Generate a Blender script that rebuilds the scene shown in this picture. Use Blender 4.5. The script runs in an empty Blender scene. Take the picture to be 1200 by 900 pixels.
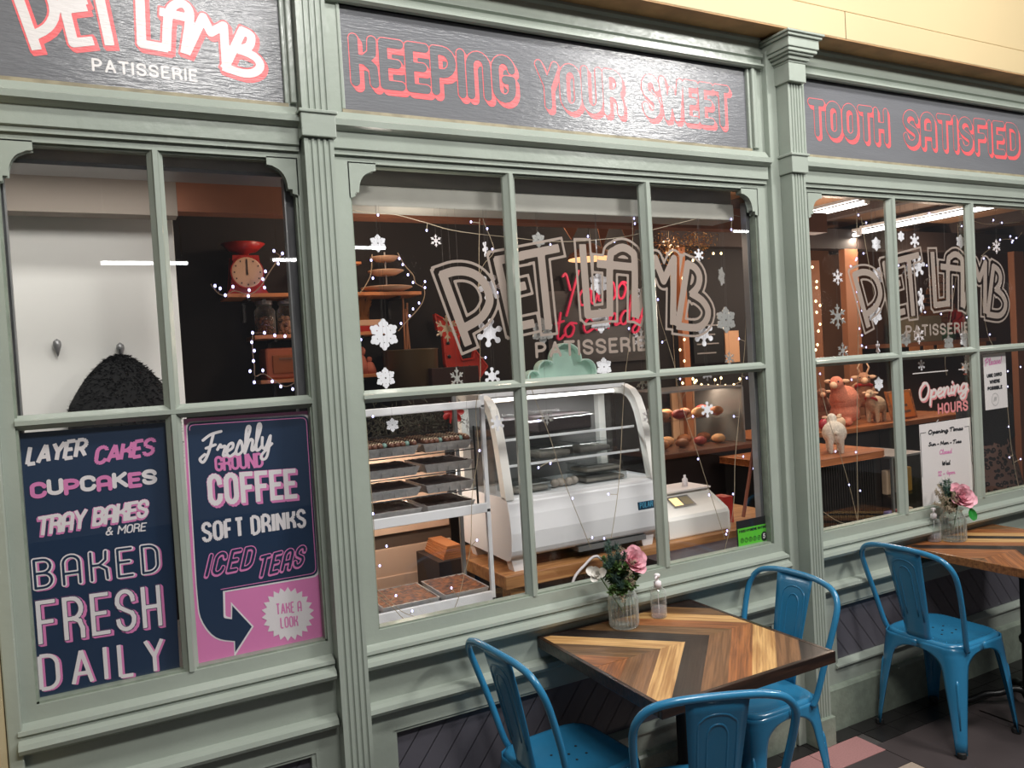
import bpy, math, random
import numpy as np
from mathutils import Vector, Matrix
random.seed(7)
SC = bpy.context.scene
COL = SC.collection
PI = math.pi

# ------------------------------------------------------------------ camera
CAM = np.array([0.0, -2.5, 1.7524])
RT = np.array([0.88198847, -0.46752963, -0.05926544])
UP = np.array([0.06625558, -0.00149401, 0.99780157])
FW = np.array([0.46659034, 0.88397614, -0.02965874])
FPX = 930.0
cd = bpy.data.cameras.new('camera'); cam = bpy.data.objects.new('camera', cd); COL.objects.link(cam)
cd.sensor_width = 36; cd.lens = FPX / 1200 * 36; cd.clip_start = 0.05
cam.matrix_world = Matrix(((RT[0], UP[0], -FW[0], CAM[0]), (RT[1], UP[1], -FW[1], CAM[1]), (RT[2], UP[2], -FW[2], CAM[2]), (0, 0, 0, 1)))
SC.camera = cam
def ray(px, py): return FW + (px - 600) / FPX * RT - (py - 450) / FPX * UP
def at(px, py, y=0.0):          # measured pixel -> real point on the plane y
    d = ray(px, py); q = CAM + d * (y - CAM[1]) / d[1]
    return float(q[0]), float(q[2])
def atz(px, py, z=0.0):
    d = ray(px, py); q = CAM + d * (z - CAM[2]) / d[2]
    return float(q[0]), float(q[1])

# ------------------------------------------------------------------ world, exposure, lamps
w = bpy.data.worlds.new('world'); SC.world = w; w.use_nodes = True
w.node_tree.nodes['Background'].inputs[0].default_value = (0.92, 0.94, 1.0, 1)
w.node_tree.nodes['Background'].inputs[1].default_value = 0.09
SC.view_settings.view_transform = 'Standard'; SC.view_settings.look = 'None'
SC.view_settings.exposure = 0.0; SC.view_settings.gamma = 1.0; SC.view_settings.use_curve_mapping = False
SC.cycles.max_bounces = 7; SC.cycles.transparent_max_bounces = 16
SC.cycles.caustics_reflective = False; SC.cycles.caustics_refractive = False
SC.cycles.sample_clamp_indirect = 4.0
SC.cycles.use_denoising = True

def area(name, loc, target, sx, sy, power, col=(1, 1, 1)):
    l = bpy.data.lights.new(name, 'AREA'); l.shape = 'RECTANGLE'; l.size = sx; l.size_y = sy; l.energy = power; l.color = col
    o = bpy.data.objects.new(name, l); COL.objects.link(o); o.location = loc
    o.rotation_euler = (Vector(target) - Vector(loc)).to_track_quat('-Z', 'Y').to_euler()
    return o
# arcade lamps in front of the shop (mirrored in the gloss of the fascia boards)
area('arcade_lamp', (4.25, -2.94, 4.05), (2.2, 0, 1.4), 0.8, 0.2, 88, (1.0, 0.98, 0.94))
area('arcade_lamp', (0.75, -2.94, 4.10), (0.9, 0, 1.4), 1.0, 0.26, 66, (1.0, 0.98, 0.94))
area('arcade_lamp', (2.4, -1.9, 4.7), (2.2, 0, 0.9), 3.4, 0.35, 125, (1.0, 0.98, 0.95))
# lamps inside the shop, with some added fill lights marked one by one
def point(name, loc, power, col, r=0.08):
    l = bpy.data.lights.new(name, 'POINT'); l.energy = power; l.color = col; l.shadow_soft_size = r
    o = bpy.data.objects.new(name, l); COL.objects.link(o); o.location = loc
    return o
WARM = (1.0, 0.74, 0.54)
point('shop_and_fill_lamp', (1.3, 1.5, 2.6), 9, WARM)
point('shop_and_fill_lamp', (3.3, 1.6, 2.55), 14, WARM)
point('shop_and_fill_lamp', (4.0, .95, 2.0), 7, (1, .84, .7))  # added fill, no fixture: brightens the plush animals
point('shop_and_fill_lamp', (4.7, .22, 2.0), 2.5, (1, .88, .78), .04)  # added fill, no fixture: lifts the leopard skirt out of the dark
point('shop_and_fill_lamp', (2.0, 0.95, 2.45), 7, (1, 0.8, 0.62))
point('shop_and_fill_lamp', (4.7, 1.4, 2.3), 22, (1.0, 0.76, 0.58))
point('shop_and_fill_lamp', (6.4, 1.8, 2.2), 22, (1.0, 0.76, 0.58))
area('partition_fill', (-0.15, 0.17, 2.36), (-.15, .5, 1.5), 0.9, 0.06, 1.7, (1, .97, .93))  # added fill, no fixture: evens out the white partition

# ------------------------------------------------------------------ materials
MATS = {}
def mat(name, col, rough=0.5, metal=0.0, noise=0.0, nscale=8.0, bump=0.0, bscale=60.0, emit=None, estr=0.0, coat=0.0, col2=None, stretch=None, spec=None):
    m = bpy.data.materials.new(name); m.use_nodes = True
    nt = m.node_tree; b = nt.nodes['Principled BSDF']
    b.inputs['Base Color'].default_value = (*col, 1); b.inputs['Roughness'].default_value = rough; b.inputs['Metallic'].default_value = metal
    if coat: b.inputs['Coat Weight'].default_value = coat; b.inputs['Coat Roughness'].default_value = 0.12
    if spec is not None: b.inputs['Specular IOR Level'].default_value = spec
    tc = None
    if noise or bump:
        tc = nt.nodes.new('ShaderNodeTexCoord'); mp = nt.nodes.new('ShaderNodeMapping')
        nt.links.new(tc.outputs['Object'], mp.inputs[0])
        if stretch: mp.inputs['Scale'].default_value = stretch
    if noise:
        n = nt.nodes.new('ShaderNodeTexNoise'); n.inputs['Scale'].default_value = nscale; n.inputs['Detail'].default_value = 5
        nt.links.new(mp.outputs[0], n.inputs[0])
        r = nt.nodes.new('ShaderNodeValToRGB')
        c2 = col2 or tuple(c * (1 - noise) for c in col)
        r.color_ramp.elements[0].color = (*c2, 1); r.color_ramp.elements[0].position = 0.35
        r.color_ramp.elements[1].color = (*col, 1); r.color_ramp.elements[1].position = 0.65
        nt.links.new(n.outputs[0], r.inputs[0]); nt.links.new(r.outputs[0], b.inputs['Base Color'])
    if bump:
        n2 = nt.nodes.new('ShaderNodeTexNoise'); n2.inputs['Scale'].default_value = bscale; n2.inputs['Detail'].default_value = 3
        nt.links.new(mp.outputs[0], n2.inputs[0])
        bp = nt.nodes.new('ShaderNodeBump'); bp.inputs['Strength'].default_value = bump; bp.inputs['Distance'].default_value = 0.01
        nt.links.new(n2.outputs[0], bp.inputs['Height']); nt.links.new(bp.outputs[0], b.inputs['Normal'])
    if emit: b.inputs['Emission Color'].default_value = (*emit, 1); b.inputs['Emission Strength'].default_value = estr
    MATS[name] = m
    return m
def s(r, g, b):                 # sRGB 0-255 -> linear
    return tuple(((c / 255) / 12.92 if c / 255 <= 0.04045 else ((c / 255 + 0.055) / 1.055) ** 2.4) for c in (r, g, b))
def glass(name, tint=(1, 1, 1), ior=1.45, rough=0.0, gl=1.0):
    m = bpy.data.materials.new(name); m.use_nodes = True; nt = m.node_tree
    for n in list(nt.nodes): nt.nodes.remove(n)
    o = nt.nodes.new('ShaderNodeOutputMaterial'); t = nt.nodes.new('ShaderNodeBsdfTransparent'); g = nt.nodes.new('ShaderNodeBsdfGlossy')
    f = nt.nodes.new('ShaderNodeFresnel'); mx = nt.nodes.new('ShaderNodeMixShader')
    t.inputs[0].default_value = (*tint, 1); g.inputs['Roughness'].default_value = rough; g.inputs[0].default_value = (gl, gl, gl, 1); ge = nt.nodes.new('ShaderNodeNewGeometry'); mr = nt.nodes.new('ShaderNodeMapRange'); mr.inputs[3].default_value = ior; mr.inputs[4].default_value = 1 / ior
    nt.links.new(ge.outputs['Backfacing'], mr.inputs[0]); nt.links.new(mr.outputs[0], f.inputs[0])
    nt.links.new(f.outputs[0], mx.inputs[0]); nt.links.new(t.outputs[0], mx.inputs[1]); nt.links.new(g.outputs[0], mx.inputs[2]); nt.links.new(mx.outputs[0], o.inputs[0])
    return m
def emis(name, col, st):
    m = bpy.data.materials.new(name); m.use_nodes = True; nt = m.node_tree; b = nt.nodes['Principled BSDF']
    b.inputs['Base Color'].default_value = (*col, 1); b.inputs['Emission Color'].default_value = (*col, 1); b.inputs['Emission Strength'].default_value = st
    m.cycles.emission_sampling = 'NONE'
    return m
def wood(name, c1, c2, scale=3.0, rough=0.4, coat=0.0, ang=0.0, dist=4.0):
    m = bpy.data.materials.new(name); m.use_nodes = True; nt = m.node_tree; b = nt.nodes['Principled BSDF']
    b.inputs['Roughness'].default_value = rough
    if coat: b.inputs['Coat Weight'].default_value = coat; b.inputs['Coat Roughness'].default_value = 0.15
    tc = nt.nodes.new('ShaderNodeTexCoord'); mp = nt.nodes.new('ShaderNodeMapping'); mp.inputs['Rotation'].default_value = (0, 0, ang); mp2 = nt.nodes.new('ShaderNodeMapping'); mp2.inputs['Scale'].default_value = (1.3, 20, 20)
    nz = nt.nodes.new('ShaderNodeTexNoise'); nz.inputs['Scale'].default_value = scale; nz.inputs['Detail'].default_value = 8; nz.inputs['Distortion'].default_value = 0.6
    wv = nt.nodes.new('ShaderNodeTexWave'); wv.inputs['Scale'].default_value = scale * .55; wv.inputs['Distortion'].default_value = dist; wv.inputs['Detail'].default_value = 3; wv.bands_direction = 'Y'
    r = nt.nodes.new('ShaderNodeValToRGB'); r.color_ramp.elements[0].color = (*c2, 1); r.color_ramp.elements[0].position = .38; r.color_ramp.elements[1].color = (*c1, 1); r.color_ramp.elements[1].position = .62
    mx = nt.nodes.new('ShaderNodeMix'); mx.inputs[0].default_value = .07
    nt.links.new(tc.outputs['Object'], mp.inputs[0]); nt.links.new(mp.outputs[0], mp2.inputs[0]); nt.links.new(mp2.outputs[0], nz.inputs[0]); nt.links.new(mp2.outputs[0], wv.inputs[0])
    nt.links.new(nz.outputs[0], mx.inputs[2]); nt.links.new(wv.outputs[1], mx.inputs[3]); nt.links.new(mx.outputs[0], r.inputs[0]); nt.links.new(r.outputs[0], b.inputs['Base Color'])
    bp = nt.nodes.new('ShaderNodeBump'); bp.inputs['Strength'].default_value = .12; bp.inputs['Distance'].default_value = .01
    nt.links.new(mx.outputs[0], bp.inputs['Height']); nt.links.new(bp.outputs[0], b.inputs['Normal'])
    return m
GREEN = mat('green_paint', s(160, 168, 158), 0.22, noise=0.07, nscale=3, bump=0.10, bscale=30, col2=s(152, 160, 150))
GREEN_D = mat('green_paint_worn', s(140, 150, 136), 0.4, noise=0.2, nscale=25, bump=0.15, bscale=60)
CREAM = mat('cream_paint', s(196, 176, 136), 0.55, noise=0.04, nscale=2)
SIGNM = mat('sign_board_paint', s(114, 115, 119), 0.2, noise=0.08, nscale=5, bump=0.16, bscale=55, stretch=(0.5, 1, 3.2))
RED = mat('coral_lettering', s(234, 98, 102), 0.35, bump=0.16, bscale=55, stretch=(0.5, 1, 3.2))
WHITE = mat('white_lettering', s(222, 216, 214), 0.35, bump=0.12, bscale=55, stretch=(0.5, 1, 3.2))
SIGNF = mat('sign_letter_face', s(92, 93, 97), 0.2, bump=0.16, bscale=55, stretch=(0.5, 1, 3.2))
BLUE = mat('blue_enamel', s(46, 124, 166), 0.25, noise=0.06, nscale=6, coat=0.4)
BLACK = mat('black_iron', (0.008, 0.008, 0.008), 0.35)
RUBBER = mat('black_rubber', (0.01, 0.01, 0.01), 0.7)
CHARB = mat('charcoal_board_paint', s(88, 86, 94), 0.3, noise=0.12, nscale=6)
DARKW = mat('dark_shop_wall', s(25, 22, 22), 0.8)
GLASS = glass('window_glass')
GLASS2 = glass('ribbed_vase_glass', (0.95, 0.965, 0.95), 1.6, 0.04)
def milky(m, f, col, edge=False):
    nt = m.node_tree; o = [n for n in nt.nodes if n.type == 'OUTPUT_MATERIAL'][0]; src = o.inputs[0].links[0].from_socket
    d = nt.nodes.new('ShaderNodeBsdfDiffuse'); d.inputs[0].default_value = (*col, 1); mx = nt.nodes.new('ShaderNodeMixShader'); mx.inputs[0].default_value = f
    if edge:
        lw = nt.nodes.new('ShaderNodeLayerWeight'); lw.inputs[0].default_value = .35; mu = nt.nodes.new('ShaderNodeMath'); mu.operation = 'MULTIPLY'; mu.inputs[1].default_value = f; nt.links.new(lw.outputs['Facing'], mu.inputs[0]); nt.links.new(mu.outputs[0], mx.inputs[0])
    nt.links.new(src, mx.inputs[1]); nt.links.new(d.outputs[0], mx.inputs[2]); nt.links.new(mx.outputs[0], o.inputs[0])
milky(GLASS2, .4, (.85, .87, .85), True)
GLASS3 = glass('case_glass', (0.93, 0.95, 0.95), 1.25, 0.02)
VINYL = mat('frosted_vinyl', s(158, 143, 132), 0.6)
NAVY = mat('navy_print', s(28, 50, 78), 0.45)
PINK = mat('pink_print', s(222, 130, 184), 0.45)
PWHITE = mat('white_print', s(232, 226, 228), 0.45)
PAPER = mat('white_paper', s(232, 226, 224), 0.6)
INK = mat('black_ink', s(28, 28, 32), 0.5)
SNOW = mat('white_card', s(235, 235, 240), 0.6)
SILVER = mat('silver_acrylic', s(215, 215, 210), 0.25, metal=0.5, noise=.4, nscale=80)
GOLDF = mat('gold_acrylic', s(205, 175, 140), 0.3, metal=0.5, noise=.3, nscale=80)
LED = emis('led_glow', (0.50, 0.50, 1.0), 4.5)
LEDW = emis('warm_led_glow', (1.0, 0.74, 0.38), 4.0)
WIRE = mat('clear_wire', s(170, 155, 130), 0.4)
TUBE = emis('tube_glow', (1.0, 0.97, 0.92), 7.0)
METAL = mat('grey_steel', s(150, 150, 150), 0.4, metal=.6, noise=.15, nscale=6)
PELM = mat('shutter_steel', s(172, 170, 160), 0.45, noise=.12, nscale=7)
PELD = mat('shutter_steel_dark', s(205, 195, 186), 0.5, noise=.2, nscale=7, stretch=(1, 1, 5))
FOIL = mat('foil', s(190, 188, 186), 0.35, metal=.35, noise=.2, nscale=60, bump=.2, bscale=90)
WHITEM = mat('white_metal', s(232, 232, 234), 0.35)
WHITEP = mat('white_partition_paint', s(238, 236, 230), 0.6, noise=.03, nscale=2)

# ------------------------------------------------------------------ mesh builder
def frame_T(x, y, z): return lambda u, v, t=0: (x + u, y + t, z + v)
class MB:
    def __init__(self): self.v = []; self.f = []
    def quad(self, *p):
        n = len(self.v); self.v += [tuple(q) for q in p]; self.f.append(tuple(range(n, n + len(p))))
    def box(self, x0, x1, y0, y1, z0, z1, M=None):
        n = len(self.v)
        P = [(x, y, z) for z in (z0, z1) for y in (y0, y1) for x in (x0, x1)]
        if M is not None: P = [tuple(M @ Vector(p)) for p in P]
        self.v += P
        self.f += [tuple(n + i for i in q) for q in ((0, 2, 3, 1), (4, 5, 7, 6), (0, 1, 5, 4), (2, 6, 7, 3), (0, 4, 6, 2), (1, 3, 7, 5))]
        return self
    def prism(self, pts, y0, y1, ax='y'):      # polygon (a,b) extruded; ax y: (x,z); z: (x,y); x: (y,z)
        n = len(self.v); k = len(pts)
        mk = {'y': lambda a, b, t: (a, t, b), 'z': lambda a, b, t: (a, b, t), 'x': lambda a, b, t: (t, a, b)}[ax]
        self.v += [mk(a, b, y0) for a, b in pts] + [mk(a, b, y1) for a, b in pts]
        self.f.append(tuple(n + i for i in range(k))); self.f.append(tuple(n + k + i for i in reversed(range(k))))
        for i in range(k): j = (i + 1) % k; self.f.append((n + i, n + j, n + k + j, n + k + i))
        return self
    def lathe(self, prof, c=(0, 0, 0), n=24, rip=None, M=None, cap=True):
        b = len(self.v)
        for r, z in prof:
            for i in range(n):
                a = 2 * PI * i / n; rr = r * (1 + (rip(a, z) if rip else 0))
                p = (c[0] + rr * math.cos(a), c[1] + rr * math.sin(a), c[2] + z)
                self.v.append(tuple(M @ Vector(p)) if M is not None else p)
        for k in range(len(prof) - 1):
            for i in range(n):
                j = (i + 1) % n
                self.f.append((b + k * n + i, b + k * n + j, b + (k + 1) * n + j, b + (k + 1) * n + i))
        if cap and prof[0][0] > 1e-4: self.f.append(tuple(b + i for i in reversed(range(n))))
        if cap and prof[-1][0] > 1e-4: self.f.append(tuple(b + (len(prof) - 1) * n + i for i in range(n)))
        return self
    def tube(self, pts, r, n=8, closed=False):
        P = [Vector(p) for p in pts]; m = len(P); b = len(self.v)
        rs = r if isinstance(r, (list, tuple)) else [r] * m
        T = []
        for i in range(m):
            a = P[(i - 1) % m] if closed or i else P[0]; c = P[(i + 1) % m] if closed or i < m - 1 else P[-1]
            t = (c - a); T.append(t.normalized() if t.length > 1e-9 else Vector((0, 0, 1)))
        u = T[0].orthogonal().normalized()
        for i in range(m):
            u = (u - T[i] * u.dot(T[i])); u = u.normalized() if u.length > 1e-6 else T[i].orthogonal().normalized()
            w_ = T[i].cross(u)
            for k in range(n):
                a = 2 * PI * k / n
                self.v.append(tuple(P[i] + (u * math.cos(a) + w_ * math.sin(a)) * rs[i]))
        rng = m if closed else m - 1
        for i in range(rng):
            i2 = (i + 1) % m
            for k in range(n):
                k2 = (k + 1) % n
                self.f.append((b + i * n + k, b + i * n + k2, b + i2 * n + k2, b + i2 * n + k))
        if not closed:
            self.f.append(tuple(b + k for k in reversed(range(n)))); self.f.append(tuple(b + (m - 1) * n + k for k in range(n)))
        return self
    def sweepx(self, prof, x0, x1):            # profile list of (y,z), closed, swept along x
        return self.prism(prof, x0, x1, 'x')
    def ball(self, c, r, n=10, sc=(1, 1, 1)):
        prof = [(math.sin(PI * i / (n // 2 + 1)) , -math.cos(PI * i / (n // 2 + 1))) for i in range(0, n // 2 + 2)]
        b = len(self.v)
        self.lathe([(max(a, 1e-5) * 1.0, z) for a, z in prof], (0, 0, 0), n)
        for i in range(b, len(self.v)):
            p = self.v[i]; self.v[i] = (c[0] + p[0] * r * sc[0], c[1] + p[1] * r * sc[1], c[2] + p[2] * r * sc[2])
        return self
    def build(self, name, m, parent=None, smooth=False, bevel=0.0, kind=None, label=None, seg=2):
        me = bpy.data.meshes.new(name); me.from_pydata(self.v, [], self.f); me.materials.append(m)
        if smooth: me.shade_smooth()
        o = bpy.data.objects.new(name, me); COL.objects.link(o)
        if bevel:
            md = o.modifiers.new('bevel', 'BEVEL'); md.width = bevel; md.segments = seg; md.limit_method = 'ANGLE'; md.angle_limit = 0.6
        if parent is not None:
            o.parent = parent
            if parent.type == 'EMPTY' and parent.get('_w'): o.matrix_parent_inverse = Matrix.Translation(-Vector(parent.location))
        if kind: o['kind'] = kind
        if label: o['label'] = label
        return o
def tag(o, label, cat, group=None):
    o['label'] = label; o['category'] = cat
    if group: o['group'] = group
    return o
def thing(name, label, cat, loc=(0, 0, 0), rz=0.0, group=None, world=True):
    o = bpy.data.objects.new(name, None); COL.objects.link(o); o.location = loc; o.rotation_euler = (0, 0, rz); o.empty_display_size = .05
    if world: o['_w'] = 1
    return tag(o, label, cat, group)
def copy_tree(o, parent=None, label=None):
    c = o.copy(); COL.objects.link(c)
    if parent is not None: c.parent = parent
    if label: c['label'] = label
    for ch in list(o.children): copy_tree(ch, c)
    return c
def smooth_path(P, n=6, closed=False):
    out = []; m = len(P)
    for i in range(m if closed else m - 1):
        g = lambda k: np.array(P[k % m] if closed else P[min(max(k, 0), m - 1)], float)
        p0, p1, p2, p3 = g(i - 1), g(i), g(i + 1), g(i + 2)
        for t in [j / n for j in range(n)]:
            out.append(tuple(0.5 * ((2 * p1) + (-p0 + p2) * t + (2 * p0 - 5 * p1 + 4 * p2 - p3) * t * t + (-p0 + 3 * p1 - 3 * p2 + p3) * t ** 3)))
    if not closed: out.append(tuple(float(x) for x in P[-1]))
    return out

# ------------------------------------------------------------------ inked shapes from signed distance
def seg_sdf(X, Y, segs, r, cap):
    d = np.full(X.shape, 9.0, np.float32)
    for sg in segs:
        x0, y0, x1, y1 = sg[:4]
        dx, dy = x1 - x0, y1 - y0; L = math.hypot(dx, dy)
        if L < 1e-7: d = np.minimum(d, np.hypot(X - x0, Y - y0) - r); continue
        ux, uy = dx / L, dy / L
        if len(sg) == 6 and (sg[4] or sg[5]):      # square free end, round joint
            e0, e1 = (r * .6 if sg[4] else 0), (r * .6 if sg[5] else 0)
            a = np.abs((X - x0) * ux + (Y - y0) * uy - (L + e1 - e0) / 2) - (L + e0 + e1) / 2
            b = np.abs(-(X - x0) * uy + (Y - y0) * ux) - r
            e = np.maximum(a, b)
            if not sg[4]: e = np.minimum(e, np.hypot(X - x0, Y - y0) - r)
            if not sg[5]: e = np.minimum(e, np.hypot(X - x1, Y - y1) - r)
        elif cap == 'round':
            t = np.clip((X - x0) * ux + (Y - y0) * uy, 0, L)
            e = np.hypot(X - x0 - t * ux, Y - y0 - t * uy) - r
        else:
            a = np.abs((X - (x0 + x1) / 2) * ux + (Y - (y0 + y1) / 2) * uy) - (L / 2 + (r if cap == 'square' else 0))
            b = np.abs(-(X - (x0 + x1) / 2) * uy + (Y - (y0 + y1) / 2) * ux) - r
            e = np.where((a > 0) & (b > 0), np.maximum(a, b) if cap == 'square' else np.hypot(a, b), np.maximum(a, b))
        d = np.minimum(d, e)
    return d
def march(mb, phi, x0, y0, h, T, thick=0.0):
    ins = phi < 0; ny, nx = phi.shape
    c = ins[:-1, :-1].astype(np.int8) + 2 * ins[:-1, 1:] + 4 * ins[1:, 1:] + 8 * ins[1:, :-1]
    V = mb.v; F = mb.f
    def add(poly, t):
        n = len(V); V.extend(T(u, v, t) for u, v in poly); F.append(tuple(range(n, n + len(poly))))
    ts = (0.0, thick) if thick else (0.0,)
    for j in range(ny - 1):
        row = c[j]; full = (row == 15).astype(np.int8)
        if full.any():
            df = np.diff(np.concatenate(([0], full, [0]))); st = np.nonzero(df == 1)[0]; en = np.nonzero(df == -1)[0]
            ya = y0 + j * h; yb = ya + h
            for a, b in zip(st, en):
                for t in ts: add([(x0 + a * h, ya), (x0 + b * h, ya), (x0 + b * h, yb), (x0 + a * h, yb)], t)
        for i in np.nonzero((row > 0) & (row < 15))[0]:
            xs = x0 + i * h; ys = y0 + j * h
            P = [(xs, ys), (xs + h, ys), (xs + h, ys + h), (xs, ys + h)]
            g = [float(phi[j, i]), float(phi[j, i + 1]), float(phi[j + 1, i + 1]), float(phi[j + 1, i])]
            poly = []; cr = []
            for k in range(4):
                k2 = (k + 1) % 4
                if g[k] < 0: poly.append(P[k])
                if (g[k] < 0) != (g[k2] < 0):
                    t = g[k] / (g[k] - g[k2]); q = (P[k][0] + (P[k2][0] - P[k][0]) * t, P[k][1] + (P[k2][1] - P[k][1]) * t)
                    poly.append(q); cr.append(q)
            for t in ts: add(poly, t)
            if thick:
                for a in range(0, len(cr) - 1, 2):
                    n = len(V); V.extend([T(*cr[a], 0), T(*cr[a + 1], 0), T(*cr[a + 1], thick), T(*cr[a], thick)]); F.append((n, n + 1, n + 2, n + 3))
def ink(segs, T, r, mode='fill', cap='round', h=None, g=0.0, o=0.0, shift=(0, 0), thick=0.0, mb=None, fn=None):
    """segs in local plane metres; mode fill / band; shift sweeps the shape (drop shade)"""
    mb = mb or MB()
    A = np.array(segs); pad = r + g + o + abs(shift[0]) + abs(shift[1]) + (h or r / 3) * 2
    xa, xb = min(A[:, 0].min(), A[:, 2].min()) - pad, max(A[:, 0].max(), A[:, 2].max()) + pad
    ya, yb = min(A[:, 1].min(), A[:, 3].min()) - pad, max(A[:, 1].max(), A[:, 3].max()) + pad
    h = h or max(r / 3, 0.0006)
    X, Y = np.meshgrid(np.arange(xa, xb + h, h), np.arange(ya, yb + h, h))
    if shift != (0, 0):
        n = max(3, int(math.hypot(*shift) / h)); d = None
        base = None
        for k in range(n + 1):
            e = seg_sdf(X - shift[0] * k / n, Y - shift[1] * k / n, segs, r, cap); d = e if d is None else np.minimum(d, e)
    else: d = seg_sdf(X, Y, segs, r, cap)
    phi = d - g if mode == 'fill' else np.maximum(d - (g + o), g - d)
    march(mb, phi, xa, ya, h, T, thick)
    return mb

# stroke alphabet (unit height)
def arc(cx, cy, rx, ry, a0, a1, n=8):
    return [(cx + rx * math.cos(math.radians(a0 + (a1 - a0) * i / n)), cy + ry * math.sin(math.radians(a0 + (a1 - a0) * i / n))) for i in range(n + 1)]
def _caps():
    G = {}; W = .5; q = .25
    G['A'] = (W, [[(0, 0), (0, .75)] + arc(q, .75, q, .25, 180, 0) + [(W, .75), (W, 0)], [(0, .38), (W, .38)]])
    G['a'] = (.56, [[(0, 0), (.28, 1), (.56, 0)], [(.1, .3), (.46, .3)]])
    G['B'] = (W, [[(0, 0), (0, 1), (.25, 1)] + arc(.25, .76, .23, .24, 90, -90)[0:] + [(0, .52)], [(.25, .52)] + arc(.25, .26, .25, .26, 90, -90) + [(0, 0)]])
    G['C'] = (W, [arc(q, .75, q, .25, 0, 180) + arc(q, .25, q, .25, 180, 360)])
    G['D'] = (W, [[(0, 0), (0, 1), (.2, 1)] + arc(.2, .7, .3, .3, 90, 0) + arc(.2, .3, .3, .3, 0, -90) + [(0, 0)]])
    G['E'] = (.44, [[(.44, 1), (0, 1), (0, 0), (.44, 0)], [(0, .52), (.36, .52)]])
    G['F'] = (.44, [[(.44, 1), (0, 1), (0, 0)], [(0, .5), (.36, .5)]])
    G['G'] = (W, [arc(q, .75, q, .25, 0, 180) + arc(q, .25, q, .25, 180, 360) + [(W, .48), (.3, .48)]])
    G['H'] = (W, [[(0, 0), (0, 1)], [(W, 0), (W, 1)], [(0, .5), (W, .5)]])
    G['I'] = (0.0, [[(0, 0), (0, 1)]])
    G['K'] = (W, [[(0, 0), (0, 1)], [(.48, 1), (.46, .7), (.26, .53), (0, .53)], [(.26, .53), (.48, .36), (.5, 0)]])
    G['k'] = (W, [[(0, 0), (0, 1)], [(.48, 1), (0, .42)], [(.16, .56), (.52, 0)]])
    G['L'] = (.4, [[(0, 1), (0, 0), (.4, 0)]])
    G['M'] = (.66, [[(0, 0), (0, 1), (.33, .4), (.66, 1), (.66, 0)]])
    G['N'] = (.52, [[(0, 0), (0, 1), (.52, 0), (.52, 1)]])
    G['n'] = (W, [[(0, 0), (0, .75)] + arc(q, .75, q, .25, 180, 0) + [(W, 0)]])
    G['O'] = (W, [arc(q, .75, q, .25, 0, 180) + arc(q, .25, q, .25, 180, 360) + [(W, .75)]])
    G['P'] = (W, [[(0, 0), (0, 1), (.22, 1)] + arc(.22, .72, .28, .28, 90, -90) + [(0, .44)]])
    G['R'] = (W, [[(0, 0), (0, 1), (.22, 1)] + arc(.22, .74, .27, .26, 90, -90) + [(0, .48)], [(.24, .48), (.42, .4), (W, .2), (W, 0)]])
    G['r'] = (W, [[(0, 0), (0, 1), (.22, 1)] + arc(.22, .74, .27, .26, 90, -90) + [(0, .48)], [(.24, .48), (.52, 0)]])
    G['S'] = (W, [arc(q, .76, q, .24, 0, 180)[0:] + [(0.0, .7), (.06, .6), (.25, .5), (.44, .41), (.5, .3)] + arc(q, .24, q, .24, 0, -180)])
    G['T'] = (.52, [[(0, 1), (.52, 1)], [(.26, 1), (.26, 0)]])
    G['U'] = (W, [[(0, 1)] + arc(q, .25, q, .25, 180, 360) + [(W, 1)]])
    G['V'] = (.56, [[(0, 1), (.28, 0), (.56, 1)]])
    G['W'] = (.8, [[(0, 1), (.18, 0), (.4, .75), (.62, 0), (.8, 1)]])
    G['w'] = (.66, [[(0, 1)] + arc(.165, .2, .165, .2, 180, 360, 6) + [(.33, .7)] + arc(.495, .2, .165, .2, 180, 360, 6) + [(.66, 1)]])
    G['X'] = (.52, [[(0, 0), (.52, 1)], [(0, 1), (.52, 0)]])
    G['Y'] = (.54, [[(0, 1), (.27, .48), (.54, 1)], [(.27, .48), (.27, 0)]])
    G['y'] = (W, [[(0, 1)] + arc(q, .68, q, .2, 180, 360, 6) + [(W, 1)], [(q, .48), (q, 0)]])
    G['&'] = (.6, [[(.6, 0), (.15, .7), (.14, .88), (.28, 1), (.4, .88), (.36, .7), (.04, .4), (.02, .15), (.2, 0), (.4, .06), (.58, .42)]])
    G['-'] = (.3, [[(0, .45), (.3, .45)]])
    G['!'] = (0.0, [[(0, 1), (0, .35)], [(0, .02), (0, .0)]])
    G["'"] = (0.0, [[(0, 1), (-.03, .78)]])
    G['0'] = G['O']; G['1'] = (.15, [[(0, .8), (.15, 1), (.15, 0)]])
    G['2'] = (.46, [arc(.23, .76, .23, .24, 170, 0, 6) + [(.44, .62), (0, 0), (.46, 0)]])
    G['3'] = (.46, [arc(.22, .76, .22, .24, 160, -80, 7) + arc(.22, .26, .24, .26, 80, -160, 8)])
    G['4'] = (.48, [[(.36, 0), (.36, 1), (0, .28), (.48, .28)]])
    G['5'] = (.46, [[(.44, 1), (.06, 1), (.02, .58)] + arc(.2, .32, .26, .32, 100, -150, 8)])
    return G
G = _caps()
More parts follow.
